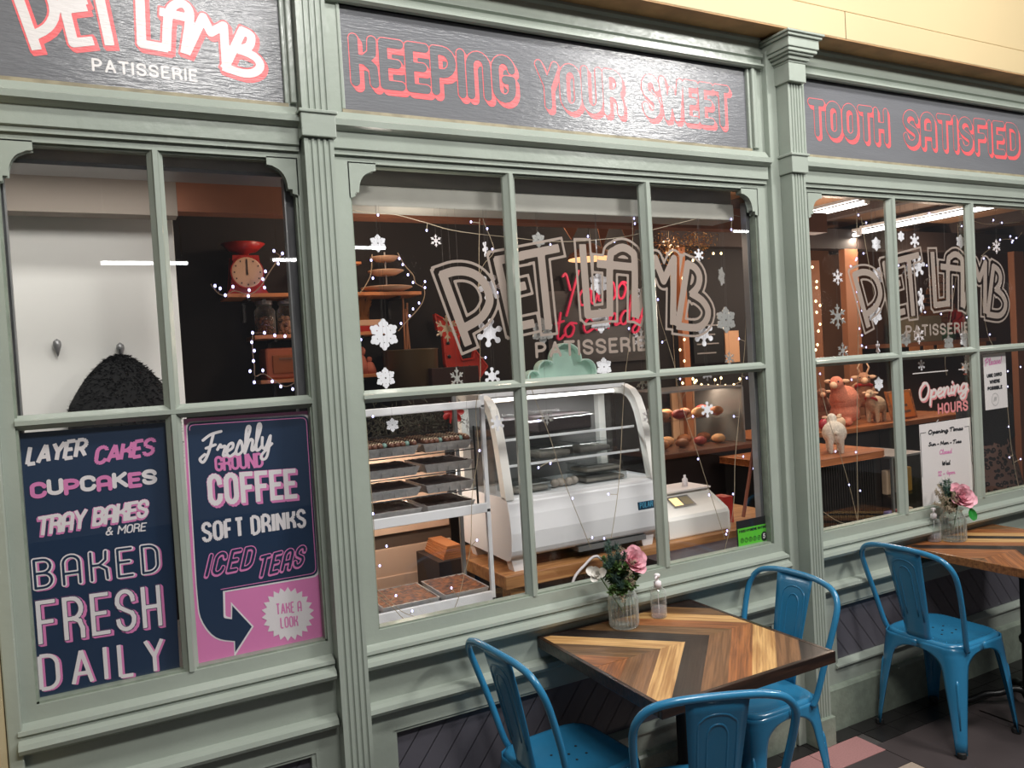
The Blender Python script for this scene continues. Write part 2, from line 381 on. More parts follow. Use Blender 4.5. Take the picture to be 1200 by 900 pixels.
_S = {  # joined-up lower case, x-height .5, smoothed
 'a': (.46, [[(.4, .42), (.22, .5), (.04, .28), (.1, .04), (.28, .08), (.4, .46), (.36, .1), (.5, .06)]]),
 'c': (.4, [[(.36, .4), (.2, .5), (.04, .26), (.14, .02), (.42, .12)]]),
 'd': (.46, [[(.4, .4), (.2, .48), (.04, .24), (.12, .02), (.32, .14), (.46, 1.0), (.38, .1), (.52, .06)]]),
 'e': (.38, [[(.02, .2), (.26, .3), (.26, .48), (.1, .44), (.04, .16), (.18, .0), (.42, .12)]]),
 'g': (.46, [[(.4, .42), (.2, .5), (.04, .26), (.14, .04), (.34, .16), (.42, .46), (.34, -.28), (.12, -.4), (.06, -.22), (.5, .12)]]),
 'h': (.46, [[(.0, .1), (.22, .8), (.18, 1.0), (.08, .86), (.06, .0)], [(.06, .0), (.22, .44), (.36, .42), (.34, .06), (.5, .08)]]),
 'i': (.2, [[(.08, .46), (.06, .08), (.22, .08)], [(.12, .72), (.13, .74)]]),
 'l': (.24, [[(.0, .12), (.2, .76), (.18, 1.0), (.08, .9), (.06, .12), (.16, .0), (.28, .12)]]),
 'm': (.68, [[(.0, .4), (.08, .46), (.06, .0)], [(.06, .1), (.2, .46), (.3, .4), (.28, .0)], [(.28, .1), (.44, .46), (.54, .4), (.52, .06), (.68, .08)]]),
 'n': (.46, [[(.0, .4), (.08, .46), (.06, .0)], [(.06, .1), (.22, .46), (.34, .4), (.32, .06), (.48, .08)]]),
 'o': (.42, [[(.22, .48), (.04, .3), (.1, .04), (.28, .04), (.36, .3), (.22, .48), (.44, .42)]]),
 'p': (.46, [[(.08, .46), (.04, -.4)], [(.06, .1), (.2, .46), (.38, .38), (.34, .08), (.1, .06)]]),
 'r': (.34, [[(.0, .36), (.1, .52), (.14, .42), (.3, .42), (.24, .1), (.38, .08)]]),
 's': (.34, [[(.0, .06), (.18, .52), (.3, .14), (.14, .0), (.02, .08)]]),
 't': (.26, [[(.14, .9), (.06, .12), (.16, .0), (.28, .1)], [(-.02, .56), (.26, .6)]]),
 'u': (.46, [[(.06, .46), (.06, .1), (.2, .02), (.38, .46), (.36, .08), (.5, .08)]]),
 'v': (.4, [[(.04, .46), (.14, .02), (.34, .48)]]),
 'w': (.56, [[(.04, .46), (.12, .02), (.28, .42), (.36, .02), (.54, .48)]]),
 'y': (.46, [[(.06, .46), (.08, .1), (.22, .04), (.4, .46), (.3, -.3), (.1, -.38), (.08, -.2), (.48, .14)]]),
 'C': (.56, [[(.5, .8), (.36, 1), (.06, .6), (.12, .06), (.52, .16)]]),
 'F': (.6, [[(.0, .82), (.3, .98), (.7, 1.02)], [(.4, .98), (.24, .3), (.06, .0), (-.08, .14), (.1, .28)], [(.14, .5), (.5, .56)]]),
 'M': (.8, [[(.0, .0), (.16, .96), (.36, .2), (.64, 1), (.66, .06), (.8, .08)]]),
 'O': (.66, [[(.3, 1), (.04, .6), (.12, .06), (.42, .04), (.58, .5), (.46, .94), (.22, .96)]]),
 'P': (.6, [[(.2, .96), (.04, -.1)], [(-.04, .7), (.24, 1.02), (.54, .84), (.4, .46), (.1, .42)]]),
 'S': (.5, [[(.46, .86), (.28, 1.0), (.12, .8), (.4, .3), (.2, .0), (-.02, .14)]]),
 'T': (.56, [[(.3, .98), (.16, .0)], [(.0, .86), (.3, 1), (.62, .98)]]),
 'W': (.84, [[(.06, .98), (.14, .02), (.42, .8), (.46, .02), (.84, 1)]]),
 'Y': (.6, [[(.0, .92), (.12, .96), (.3, .5)], [(.6, 1), (.18, -.2)]]),
 '-': (.3, [[(0, .26), (.26, .28)]]), "'": (.1, [[(.06, 1), (.02, .8)]]), '!': (.2, [[(.16, 1), (.08, .3)], [(.04, .02), (.05, .03)]]),
 '1': (.3, [[(.1, .8), (.26, 1), (.16, .0)]]), '2': (.44, [[(.06, .8), (.26, 1), (.38, .76), (.0, .02), (.42, .04)]]), '4': (.44, [[(.24, 1), (.02, .34), (.44, .34)], [(.36, .6), (.26, .0)]]),
 'f': (.3, [[(.34, .96), (.2, .9), (.1, .0), (.02, -.36)], [(.0, .46), (.28, .48)]]),
}
SCR = {k: (wd, [smooth_path(pl, 4) for pl in ps]) for k, (wd, ps) in _S.items()}
def strokes(text, font=G, gap=.2, space=.45, bounce=0.0):
    segs = []; x = 0.0; own = []
    for ci, ch in enumerate(text):
        if ch == ' ': x += space; continue
        wd, pls = font[ch]
        dy = bounce * (1 if ci % 2 else -1)
        for pl in pls:
            for (a, b) in zip(pl[:-1], pl[1:]): segs.append((x + a[0], a[1] + dy, x + b[0], b[1] + dy)); own.append(ci)
        x += wd + gap
    return segs, x - gap, own
def word(text, a, b, hpx, y=0.0, font=G, gap=.2, space=.45, shear=0.0, bounce=0.0, rr=None):
    """lay a word on the plane y; a,b measured ends of its baseline, hpx measured capital height. Returns placed segments, scale"""
    A = np.array(at(a[0], a[1], y)); Bp = np.array(at(b[0], b[1], y)); Hp = np.array(at(a[0], a[1] - hpx, y))
    H = Hp[1] - A[1]; L = np.linalg.norm(Bp - A); ux = (Bp - A) / L
    sg, W, own = strokes(text, font, gap, space, bounce)
    r = rr or 0
    hs = (H - 2 * r); ls = (L - 2 * r - shear * 0) / W if W > 0.01 else 1
    out = []
    for (x0, y0, x1, y1) in sg:
        q = []
        for (u, v) in ((x0, y0), (x1, y1)):
            U = r + u * ls + shear * v * hs; Vv = r + v * hs
            q += [A[0] + ux[0] * U, A[1] + ux[1] * U + Vv]
        out.append(tuple(q))
    return out, H, own
def plane_T(y): return lambda u, v, t=0: (u, y + t, v)

# ------------------------------------------------------------------ facade: setting
def struct(o): o['kind'] = 'structure'; return o
fac = MB()
XL, XR = -0.9, 5.6
def rect_with_holes(mb, x0, x1, z0, z1, holes, y0, y1):
    xs = sorted({x0, x1, *[h[0] for h in holes], *[h[1] for h in holes]}); zs = sorted({z0, z1, *[h[2] for h in holes], *[h[3] for h in holes]})
    for i in range(len(xs) - 1):
        for j in range(len(zs) - 1):
            cx, cz = (xs[i] + xs[i + 1]) / 2, (zs[j] + zs[j + 1]) / 2
            if any(h[0] < cx < h[1] and h[2] < cz < h[3] for h in holes): continue
            mb.box(xs[i], xs[i + 1], y0, y1, zs[j], zs[j + 1])
ZB, ZT = 0.897, 2.418
W1 = (-0.19, 0.606); W2 = (0.774, 2.552); W3 = (2.857, 4.68)
SZ = (2.582, 2.925)
PAN = [(-0.62, 0.545, .28, .555), (0.80, 2.53, .28, .555), (2.90, 4.62, .28, .555)]
rect_with_holes(fac, XL, XR, 0.0, 3.06, [(W1[0], W1[1], ZB, ZT), (W2[0], W2[1], ZB, ZT), (W3[0], W3[1], ZB, ZT)] + PAN + [(-.30, .595, SZ[0], SZ[1]), (.765, 2.535, SZ[0], SZ[1]), (2.852, 4.7, SZ[0], SZ[1])], 0.0, 0.06)
WALL = struct(fac.build('wall_front', GREEN))
# sill beads, frieze mouldings and cornice, one run per bay
BAYS = [(-0.235, 0.615), (0.712, 2.60), (2.79, 4.74)]
def bead(z0, z1, d): 
    n = 7; r = (z1 - z0) / 2; zc = (z0 + z1) / 2
    return [(0.01, z0)] + [(-d * math.cos(math.radians(-90 + 180 * i / n)), zc + r * math.sin(math.radians(-90 + 180 * i / n))) for i in range(n + 1)] + [(0.01, z1)]
k = 1
for (xa, xb) in BAYS:
    m = MB()
    m.sweepx([(0.01, .775), (-.018, .775), (-.03, .782), (-.046, .79), (-.052, .802), (-.046, .815), (-.03, .822), (-.028, .83), (-.036, .836), (-.034, .846), (-.012, .852), (0.01, .86)], xa, xb)
    m.sweepx([(0.01, .622), (-.012, .622), (-.03, .63), (-.038, .642), (-.034, .656), (-.02, .664), (0.01, .668)], xa, xb)
    struct(m.build(f'trim_{k}', GREEN)); k += 1
    m = MB()  # frieze between glazing and sign
    m.sweepx([(0.01, 2.44), (-.012, 2.44), (-.012, 2.455), (-.022, 2.458), (-.022, 2.51), (-.034, 2.514), (-.05, 2.522), (-.052, 2.54), (-.03, 2.55), (-.012, 2.575), (0.01, 2.582)], xa, xb)
    struct(m.build(f'trim_{k}', GREEN)); k += 1
    m = MB()  # cornice above sign
    m.sweepx([(0.01, 2.925), (-.02, 2.925), (-.03, 2.932), (-.03, 2.94), (-.014, 2.948), (-.014, 2.965), (-.026, 2.97), (-.026, 2.985), (-.006, 2.995), (-.006, 3.035), (-.016, 3.045), (-.016, 3.06), (0.01, 3.06)], xa, xb)
    struct(m.build(f'trim_{k}', GREEN)); k += 1
    m = MB()  # lower panel frame moulding + plinth
    m.sweepx([(0.01, 0), (-.022, 0), (-.022, .185), (-.014, .195), (0.01, .2)], xa, xb)
    struct(m.build(f'baseboard_{(k + 2) // 4}', GREEN_D))
# dirty cream line under the signs
for (xa, xb) in [(-.30, .595), (.765, 2.535), (2.852, 4.7)]:
    struct(MB().box(xa, xb, -.004, .02, 2.575, 2.588).build(f'trim_{k}', mat('grimy_cream', s(158, 148, 122), .6, noise=.35, nscale=20))); k += 1
    m = MB()  # upright mouldings at sign ends
    for q, t in ((xa - .001, 1), (xb + .001, -1)):
        for dd, (w0, w1, yy) in enumerate(((0, .012, -.004), (-.022, -.004, -.016), (-.038, -.026, -.01))):
            e = sorted((q + w0 * t, q + w1 * t)); 
            if t == 1 and dd: continue
            m.box(e[0], e[1], yy, .03, 2.588, 2.925)
    struct(m.build(f'trim_{k}', GREEN, bevel=.003)); k += 1
# pilasters
def pilaster(x0, x1, d, cap, flank):
    t = struct(bpy.data.objects.new('trim_%d' % PK[0], None)); COL.objects.link(t); t.location = (x0, 0, 0); t['_w'] = 1; PK[0] += 1
    def shaft(z0, z1):
        m = MB(); W = x1 - x0; pts = [(x0, .01), (x0, -d)]
        n = 4
        for i in range(n):
            c = x0 + W * (.2 + .6 * i / (n - 1)); r = W * .065
            pts += [(c - r, -d), (c - r * .6, -d + .005), (c + r * .6, -d + .005), (c + r, -d)]
        pts += [(x1, -d), (x1, .01)]
        m.prism(pts, z0, z1, 'z'); return m.build('shaft', GREEN, t)
    shaft(.12, 2.472); shaft(2.556, 2.853 if cap else 3.06)
    m = MB().box(x0 - .008, x1 + .008, -d - .012, .01, 2.474, 2.545); m.box(x0 - .014, x1 + .014, -d - .018, .01, 2.545, 2.556); m.build('necking_block', GREEN, t, bevel=.003)
    MB().box(x0 - .01, x1 + .01, -d - .014, .01, 0, .125).build('plinth_block', GREEN_D, t, bevel=.003)
    if cap:
        m = MB().box(x0 - .01, x1 + .01, -d - .02, .01, 2.853, 2.93)
        for i, (e, za, zb) in enumerate(((.012, 2.93, 2.94), (.022, 2.94, 2.955), (.034, 2.955, 2.965), (.044, 2.965, 2.98), (.05, 2.98, 3.02), (.06, 3.02, 3.032), (.068, 3.032, 3.042))):
            m.box(x0 - e, x1 + e, -d - .01 - e, .01, za, zb)
        m.build('capital', GREEN, t, bevel=.003)
    if flank:
        MB().box(x0 - .055, x0, -.028, .01, 0, 3.0).build('backing_board', GREEN, t, bevel=.004)
        MB().box(x1, x1 + .03, -.028, .01, 0, 3.0).build('backing_board', GREEN, t, bevel=.004)
PK = [k]
pilaster(.621, .713, .058, False, False)
pilaster(2.667, 2.747, .09, True, True)
pilaster(4.80, 4.88, .09, True, True)
k = PK[0]
struct(MB().box(-.26, -.225, -.03, .01, 0, 3.0).build(f'trim_{k}', GREEN, bevel=.004)); k += 1
struct(MB().box(-.7, -.262, -.16, .01, 0, 3.0).build(f'wall_left', CREAM)); k += 1
# cream beam over the shopfront
m = MB().box(-1.5, 7.5, -.13, .06, 3.06, 3.18); struct(m.build('ceiling_beam' if 0 else f'trim_{k}', CREAM, bevel=.004)); k += 1
m = MB().box(-1.5, 7.5, -.12, .06, 3.186, 3.5); struct(m.build(f'trim_{k}', CREAM, bevel=.004)); k += 1
struct(MB().box(-1.5, 7.5, -.128, .055, 3.056, 3.061).build(f'trim_{k}', mat('soffit_wood', s(176, 136, 92), .7, noise=.3, nscale=9))); k += 1
struct(MB().box(2.99, 2.993, -.1315, -.12, 3.062, 3.18).build(f'trim_{k}', mat('joint_shadow', s(120, 100, 70), .9))); k += 1

# floor with border tiles
FLG = mat('grout', s(70, 66, 64), .8)
TB_ = mat('black_tile', s(40, 38, 38), .35, noise=.2, nscale=12); TP = mat('pink_tile', s(176, 128, 126), .5, noise=.15, nscale=150)
TG = mat('dark_grey_tile', s(74, 66, 66), .42, noise=.15, nscale=6); TC = mat('beige_tile', s(176, 158, 142), .5, noise=.12, nscale=100)
FLOOR = struct(MB().box(-3, 9, -8, -.0, -.06, -.004).build('floor', FLG))
TILE = {}
def tile(x0, x1, y0, y1, m):
    key = (round(x1 - x0, 4), round(y1 - y0, 4), m.name)
    if key not in TILE:
        hx, hy = (x1 - x0) / 2 - .0015, (y1 - y0) / 2 - .0015
        me = MB().box(-hx, hx, -hy, hy, -.01, 0); TILE[key] = me.build('tile', m, FLOOR)
        o = TILE[key]
    else: o = TILE[key].copy(); COL.objects.link(o)
    o.location = ((x0 + x1) / 2, (y0 + y1) / 2, 0)
x = 1.13
while x < 4.9:
    for r_ in range(2 if x > 2.88 else 1):
        tile(x, x + .15, -.1 * (r_ + 1), -.1 * r_ - .001, TB_)
    x += .15
x = 1.09
while x < 2.88: tile(x, x + .2993, -.25, -.1, TP); x += .2993
x = 1.387
while x < 2.88: tile(x, x + .2993 * 1, -.37, -.25, TG); x += .2993
x = 1.387
while x < 2.88: tile(x, x + .2993, -.52, -.37, TC); x += .2993
for xi in range(8):
    for yi in range(5):
        xx = 2.885 + xi * .6; yy = -.2 - .6 * yi
        if xi == 1 and yi == 0: tile(xx + .045, xx + .06, yy - .35, yy - .05, TC)
        tile(xx, xx + .6, yy - .6, yy, TG)
for xi in range(8):
    for yi in range(4): xx = .787 + xi * .3 - .3; tile(xx, xx + .3, -.82 - .3 * yi, -.52 - .3 * yi, TG) if xx < 2.8 else None

# stall riser panels: diagonal boards
for bi, (xa, xb, za, zb) in enumerate(PAN):
    t = struct(bpy.data.objects.new(f'wall_riser_{bi}' if 0 else f'trim_{k}', None)); COL.objects.link(t); t.location = (xa, .03, za); t['_w'] = 1; k += 1
    MB().box(xa - .005, xb + .005, .05, .058, za - .005, zb + .005).build('backing', BLACK, t)
    m = MB(); m.box(xa - .005, xb + .005, .005, .03, zb - .012, zb + .004); m.box(xa - .004, xa + .014, .004, .03, za, zb); m.box(xb - .014, xb + .004, .004, .03, za, zb)
    m.prism([(-.012, za - .008), (-.012, za + .002), (.02, za + .014), (.03, za + .014), (.03, za - .008)], xa - .01, xb + .01, 'x')
    m.build('frame', GREEN, t, bevel=.002)
    sl = -1 if bi >= 2 else 1            # boards lean right, and left in the far bay
    P = .092; h = zb - za; u = xa - 1.0 * h
    while u < xb + 1.0 * h:
        a0, a1 = u + .002, u + P - .002; kx = .8
        if sl > 0: poly = [(a0, za), (a1, za), (a1 + h * kx, zb), (a0 + h * kx, zb)]
        else: poly = [(a0 + h * kx, za), (a1 + h * kx, za), (a1, zb), (a0, zb)]
        def clip(poly, c, keep_gt):
            out = []
            for i in range(len(poly)):
                p, q = poly[i], poly[(i + 1) % len(poly)]
                ip = (p[0] > c) == keep_gt; iq = (q[0] > c) == keep_gt
                if ip: out.append(p)
                if ip != iq: t_ = (c - p[0]) / (q[0] - p[0]); out.append((c, p[1] + (q[1] - p[1]) * t_))
            return out
        poly = clip(clip(poly, xa, True), xb, False)
        if len(poly) >= 3: MB().prism(poly, .028, .05).build('board', CHARB, t, bevel=.003, seg=1)
        u += P

# ------------------------------------------------------------------ windows
def window(n, x0, x1, muls, ear_l, ear_r):
    """muls: list of (left,right) of the glazing bars"""
    t = struct(bpy.data.objects.new(f'window_{n}', None)); COL.objects.link(t); t.location = (x0, 0, ZB); t['_w'] = 1
    zt0, zt1 = 1.641, 1.682
    def bar(pts_w, pts): pass
    # glazing bars with moulded section
    m = MB()
    for (a, b) in muls:
        c = (a + b) / 2; hw = (b - a) / 2
        m.prism([(c - hw, .03), (c - hw, .018), (c - hw * .45, .004), (c - hw * .3, -.004), (c + hw * .3, -.004), (c + hw * .45, .004), (c + hw, .018), (c + hw, .03)], ZB, ZT, 'z')
    m.build('glazing_bar', GREEN, t)
    m = MB(); zc = (zt0 + zt1) / 2; hh = (zt1 - zt0) / 2
    m.prism([(.031, zc - hh), (.018, zc - hh), (.004, zc - hh * .45), (-.005, zc - hh * .3), (-.005, zc + hh * .3), (.004, zc + hh * .45), (.018, zc + hh), (.031, zc + hh)], x0, x1, 'x')
    m.build('transom', GREEN, t)
    # inner splay around the opening (rebate bead)
    m = MB()
    for (xa, xb, za, zb) in ((x0 - .001, x0 + .006, ZB, ZT), (x1 - .006, x1 + .001, ZB, ZT)): m.box(xa, xb, .01, .045, za, zb)
    m.box(x0, x1, .01, .045, ZB - .001, ZB + .006); m.box(x0, x1, .01, .045, ZT - .006, ZT + .001)
    m.build('glazing_bead', GREEN_D, t)
    # curved head corners
    for e, side in ((ear_l, 1), (ear_r, -1)):
        if not e: continue
        xc = x0 if side == 1 else x1; m = MB(); R = .066
        pts = [(xc, ZT)]; pts += [(xc + side * (R + .02), ZT), (xc + side * (R + .02), ZT - .018), (xc + side * (R + .006), ZT - .02)]
        pts += [(xc + side * (.022 + (R - .02) * math.cos(math.radians(a))), ZT - .026 - R + R * math.sin(math.radians(a)) - .0) for a in range(80, -1, -16)] if 0 else [(xc + side * (R + .006 - (R - .02) * math.sin(math.radians(a))), ZT - .024 - R * (1 - math.cos(math.radians(a)))) for a in range(12, 91, 13)]
        pts += [(xc + side * .012, ZT - .024 - R), (xc + side * .012, ZT - .038 - R), (xc, ZT - .042 - R)]
        m.prism(pts, .0, .032); m.build('curved_corner', GREEN, t, bevel=.004)
    edges = [x0] + [v for ab in muls for v in ab] + [x1]
    for i in range(0, len(edges), 2):
        for (za, zb) in ((ZB, zt0), (zt1, ZT)):
            MB().box(edges[i] - .004, edges[i + 1] + .004, .029, .033, za - .004, zb + .004).build('pane', GLASS, t)
    return t
window(1, *W1, [(.181, .224)], True, True)
window(2, *W2, [(1.338, 1.387), (1.941, 1.999)], True, True)
window(3, *W3, [(3.403, 3.466), (4.02, 4.077)], True, True)

# ------------------------------------------------------------------ fascia signs and lettering
def lay(segs, H, y, layers, parent, T=None, h=None, cap='round', rr=None):
    """layers: (name, material, kwargs, dy)"""
    T0 = T; first = None
    for i, (nm, m_, kw, dy) in enumerate(layers):
        yy = y - dy
        Tt = (lambda u, v, t=0, yy=yy: T0(u, v, yy)) if T0 else plane_T(yy)
        kw = dict(kw); r = kw.pop('r', rr)
        o = ink(segs, Tt, r, cap=kw.pop('cap', cap), h=h, **kw).build(nm, m_, parent if first is None else first)
        if first is None: first = o
    return first
def board(x0, x1, label):
    t = thing('fascia_sign', label, 'sign', ((x0 + x1) / 2, .01, SZ[0]), group='shop fascia signs')
    MB().box(x0, x1, .01, .04, SZ[0], SZ[1]).build('board', SIGNM, t)
    return t
sg1 = board(-.30, .595, 'grey fascia board with white and coral lettering and the small word patisserie')
sg2 = board(.765, 2.535, 'long grey fascia board lettered keeping your sweet in coral outline')
sg3 = board(2.852, 4.7, 'grey fascia board lettered tooth satisfied, over the right-hand window')
def slogan(text, a, b, hpx, par, r=.0150):
    s_, H, _ = word(text, a, b, hpx, .008, gap=.26, rr=r)
    lay(s_, H, .0095, [('lettering', RED, dict(g=.003, shift=(.012, -.016)), 0), ('letter_face', SIGNM, dict(), .0008)], par, rr=r, h=.0028)
slogan('KEEPInG', (412, 100), (606, 122), 61, sg2); slogan('YOUR', (630, 127), (732, 137), 57, sg2); slogan('SWEET', (754, 138), (857, 150), 52, sg2)
slogan('TOOTH', (949, 159), (1042, 169), 44, sg3); slogan('SATISFIED', (1060, 171), (1195, 184), 43, sg3)
# the shop name lettering, drawn once on the glass of the middle window
LOGO_PX = {
 'P': [[(519, 322), (548, 402)], [(519, 322), (532, 318), (546, 318), (559, 323), (569, 334), (574, 350), (571, 362), (562, 374), (541, 386)]],
 'E': [[(583, 305), (601, 384)], [(583, 305), (611, 300)], [(590, 341), (614, 335)], [(601, 384), (624, 379)]],
 'T': [[(613, 299), (653, 291)], [(634, 296), (643, 383)]],
 'L': [[(683, 289), (689, 369), (714, 366)]],
 'A': [[(715, 368), (715, 304), (720, 294), (730, 290), (740, 295), (744, 306), (744, 369)], [(702, 309), (742, 313)]],
 'M': [[(746, 370), (768, 303), (778, 329), (790, 303), (789, 378)]],
 'B': [[(806, 309), (795, 380)], [(806, 309), (815, 314), (820, 324), (818, 336), (811, 344)], [(811, 344), (823, 352), (830, 364), (827, 377), (816, 384), (795, 382)]]}
def px_segs(d, y, sm=('P', 'A', 'B')):
    out = []
    for k_, pls in d.items():
        for pl in pls:
            q = pl
            if k_ == 'P' and len(pl) > 2 or k_ == 'A' and len(pl) > 4 or k_ == 'B' and len(pl) > 2: q = smooth_path(pl, 3)
            W_ = [at(px, py, y) for px, py in q]
            n_ = len(W_) - 1; out += [(a[0], a[1], b[0], b[1], i_ == 0, i_ == n_ - 1) for i_, (a, b) in enumerate(zip(W_[:-1], W_[1:]))]
    return out
LOGO = px_segs(LOGO_PX, .034)
def decal(dx, dz, label, par_x):
    t = thing('window_lettering', label, 'lettering', (par_x, .034, 1.85), group='shop name on the window glass')
    T = lambda u, v, tt=0: (u + dx, tt, v + dz)
    lay(LOGO, 1, .0352, [('main_stroke', VINYL, dict(r=.0155), 0)], t, T=T, h=.004)
    lay(LOGO, 1, .0352, [('outline', VINYL, dict(r=.0155, mode='band', g=.014, o=.0095), 0)], t, T=T, h=.004)
    s_, H, _ = word('PaTISSERIE', (628, 420), (758, 411), 19, .034, gap=.3, rr=.0055)
    lay(s_, H, .0352, [('small_word', VINYL, dict(), 0)], t, T=T, rr=.0055, h=.0028)
decal(0, 0, 'large outlined shop name on the glass of the middle window', 1.6)
decal(2.09, -.005, 'large outlined shop name on the glass of the right-hand window', 3.8)
# same name on the left fascia, white with coral edge
NAME_PX = {
 'P': [[(18, -12), (42, 55)], [(14, -14), (36, -20), (56, -10), (64, 14), (56, 32), (38, 42)]],
 'E': [[(74, 2), (86, 50), (106, 48)], [(72, -16), (74, 2)], [(74, 4), (98, 0)], [(80, 10), (98, 8)]],
 'T': [[(112, -24), (128, 50)]],
 'L': [[(163, -24), (166, 51), (194, 56)]],
 'A': [[(195, 56), (197, 20), (203, 7), (213, 4), (221, 11), (222, 26), (217, 60)], [(190, 14), (217, 20)]],
 'M': [[(219, 60), (238, 20), (247, 38), (262, 30), (265, 76)]],
 'B': [[(284, 36), (264, 78)], [(284, 36), (294, 42), (292, 54), (280, 58)], [(280, 58), (298, 66), (305, 76), (300, 84), (286, 86), (264, 79)]]}
NS = px_segs(NAME_PX, .008)
lay(NS, 1, .0095, [('lettering', RED, dict(g=.005, shift=(.007, -.009)), 0), ('letter_face', WHITE, dict(), .0009)], sg1, rr=.0125, h=.0028)
s_, H, _ = word('PaTISSERIE', (108, 83), (232, 96), 15.5, .008, gap=.32, rr=.0032)
lay(s_, H, .0095, [('small_word', WHITE, dict(), 0)], sg1, rr=.0032, h=.0018)

# ------------------------------------------------------------------ posters behind the left window
YP = .041
def polyobj(name, pts, y0, y1, m, par, **k): return MB().prism([at(px, py, (y0 + y1) / 2) for px, py in pts], y0, y1).build(name, m, par, **k)
p1 = thing('poster', 'tall navy poster listing layer cakes, cupcakes and tray bakes in white and pink', 'poster', (-.18, YP, .9), group='posters in the left window')
polyobj('sheet', [(17, 508), (196, 495), (211, 789), (37, 829)], YP, YP + .002, NAVY, p1)
p2 = thing('poster', 'navy and pink poster for coffee, soft drinks and iced teas with curved arrow', 'poster', (.23, YP, .9), group='posters in the left window')
polyobj('sheet', [(215, 491), (369, 481), (383, 749), (231, 784)], YP, YP + .002, PINK, p2)
def C3(x_, y_): return (x_ / 2.573, 480 + y_ / 2.573)
def C4(x_, y_): return (210 + x_ / 2.906, 480 + y_ / 2.906)
def pw(par, C, sc, text, a, b, h, r, layers, font=G, gap=.2, space=.4, shear=0.0, bounce=0.0, cap='round', res=.0016, letters=None):
    s_, H, own = word(text, C(*a), C(*b), h / sc, YP, font, gap, space, shear, bounce, rr=r)
    return lay(s_, H, YP, layers, par, rr=r, h=res, cap=cap), s_, own
def simple(m_): return [('lettering', m_, {}, .0006)]
def shade(m_, sh_m, sh, g=.0): return [('lettering', sh_m, dict(shift=sh, g=g), .0006), ('letter_face', m_, {}, .0012)]
W_ = 2.573
pw(p1, C3, W_, 'LaYEr', (76, 172), (262, 143), 62, .0052, simple(PWHITE), shear=.22, cap='flat', gap=.14)
pw(p1, C3, W_, 'CaKES', (282, 170), (466, 138), 58, .0052, simple(PINK), shear=.22, cap='flat', gap=.14)
_, sgs, own = pw(p1, C3, W_, 'CUPCAkES', (92, 268), (475, 226), 50, .0055, simple(PWHITE), gap=.2, bounce=.06, cap='round')
for li in (0, 2, 4, 6): lay([q for q, o_ in zip(sgs, own) if o_ == li], 1, YP, [('letter', PINK, {}, .0014)], p1, rr=.0056, h=.0016)
pw(p1, C3, W_, 'TRAY BAKES', (110, 382), (446, 324), 58, .0045, shade(PWHITE, PINK, (-.003, -.005), .0008), shear=.16, cap='square', gap=.2)
pw(p1, C3, W_, '& MORE', (317, 381), (440, 366), 27, .0019, simple(PWHITE), shear=.2, res=.0009)
for t_, a_, b_, h_ in (('BAKED', (100, 548), (486, 492), 100),):
    _, sgs, _o = pw(p1, C3, W_, t_, a_, b_, h_, .0068, [('lettering', PINK, dict(shift=(.005, -.003), g=.0), .0006), ('letter_face', PWHITE, {}, .0012), ('letter_inline', NAVY, dict(r=.003), .0018)], gap=.36)
pw(p1, C3, W_, 'FRESH', (116, 708), (490, 650), 132, .0055, [('lettering', PINK, dict(shift=(.007, -.006), g=.002), .0006), ('letter_gap', NAVY, dict(g=.0018), .0012), ('letter_face', PWHITE, {}, .0018)], gap=.34, cap='square')
pw(p1, C3, W_, 'DaILY', (120, 850), (500, 788), 112, .0052, shade(PWHITE, PINK, (.006, -.003)), gap=.44, cap='flat')
# second poster: navy ground with arrow tail
V_ = 2.906
def pl2(pts, n=0): return [C4(*q) for q in pts]
def rnd(pts, r_, n=4):
    out = []
    for i in range(len(pts)):
        p, a, b = np.array(pts[i], float), np.array(pts[i - 1], float), np.array(pts[(i + 1) % len(pts)], float)
        rr_ = r_[i] if isinstance(r_, list) else r_
        if rr_ <= 0: out.append(tuple(p)); continue
        u, v = (a - p) / np.linalg.norm(a - p), (b - p) / np.linalg.norm(b - p); s0, s1 = p + u * rr_, p + v * rr_
        for k_ in range(n + 1):
            t = k_ / n; out.append(tuple((1 - t) ** 2 * s0 + 2 * t * (1 - t) * p + t * t * s1))
    return out
outl = [(22, 42), (442, 14), (478, 568), (156, 622), (158, 704), (176, 708), (176, 655), (254, 738), (188, 842), (186, 792), (118, 786), (66, 716), (56, 600)]
rad = [22, 22, 24, 0, 8, 0, 0, 0, 0, 0, 38, 38, 0]
cx_, cz_ = 250, 400
polyobj('panel_edge', pl2(rnd(outl, rad)), YP - .0005, YP, PWHITE, p2)
ins = [(26, 46), (438, 19), (473, 563), (149, 618), (151, 710), (180, 714), (181, 668), (247, 739), (191, 826), (190, 788), (122, 782), (70, 712), (60, 600)]
polyobj('panel', pl2(rnd(ins, rad)), YP - .001, YP - .0005, NAVY, p2)
ins2 = [(32, 53), (432, 27), (466, 556), (142, 612)]
o2 = [C4(*q) for q in rnd(ins2, [18, 18, 20, 0])]; W2d = [at(*q, YP) for q in o2]
ink([(a[0], a[1], b[0], b[1]) for a, b in zip(W2d[:-1], W2d[1:])], plane_T(YP - .0013), .0012, h=.0012).build('panel_line', PINK, p2)
pw(p2, C4, V_, 'Freshly', (72, 186), (318, 132), 100, .0042, [('lettering', PWHITE, {}, .002)], font=SCR, gap=.0, shear=.12)
pw(p2, C4, V_, 'GROUND', (122, 211), (288, 196), 52, .0037, [('lettering', PINK, {}, .0016)], gap=.22, cap='square')
pw(p2, C4, V_, 'COFFEE', (100, 328), (402, 302), 108, .0070, [('lettering', PINK, dict(shift=(.006, -.007), g=.001), .0012), ('letter_face', PWHITE, {}, .0018)], gap=.34, cap='square')
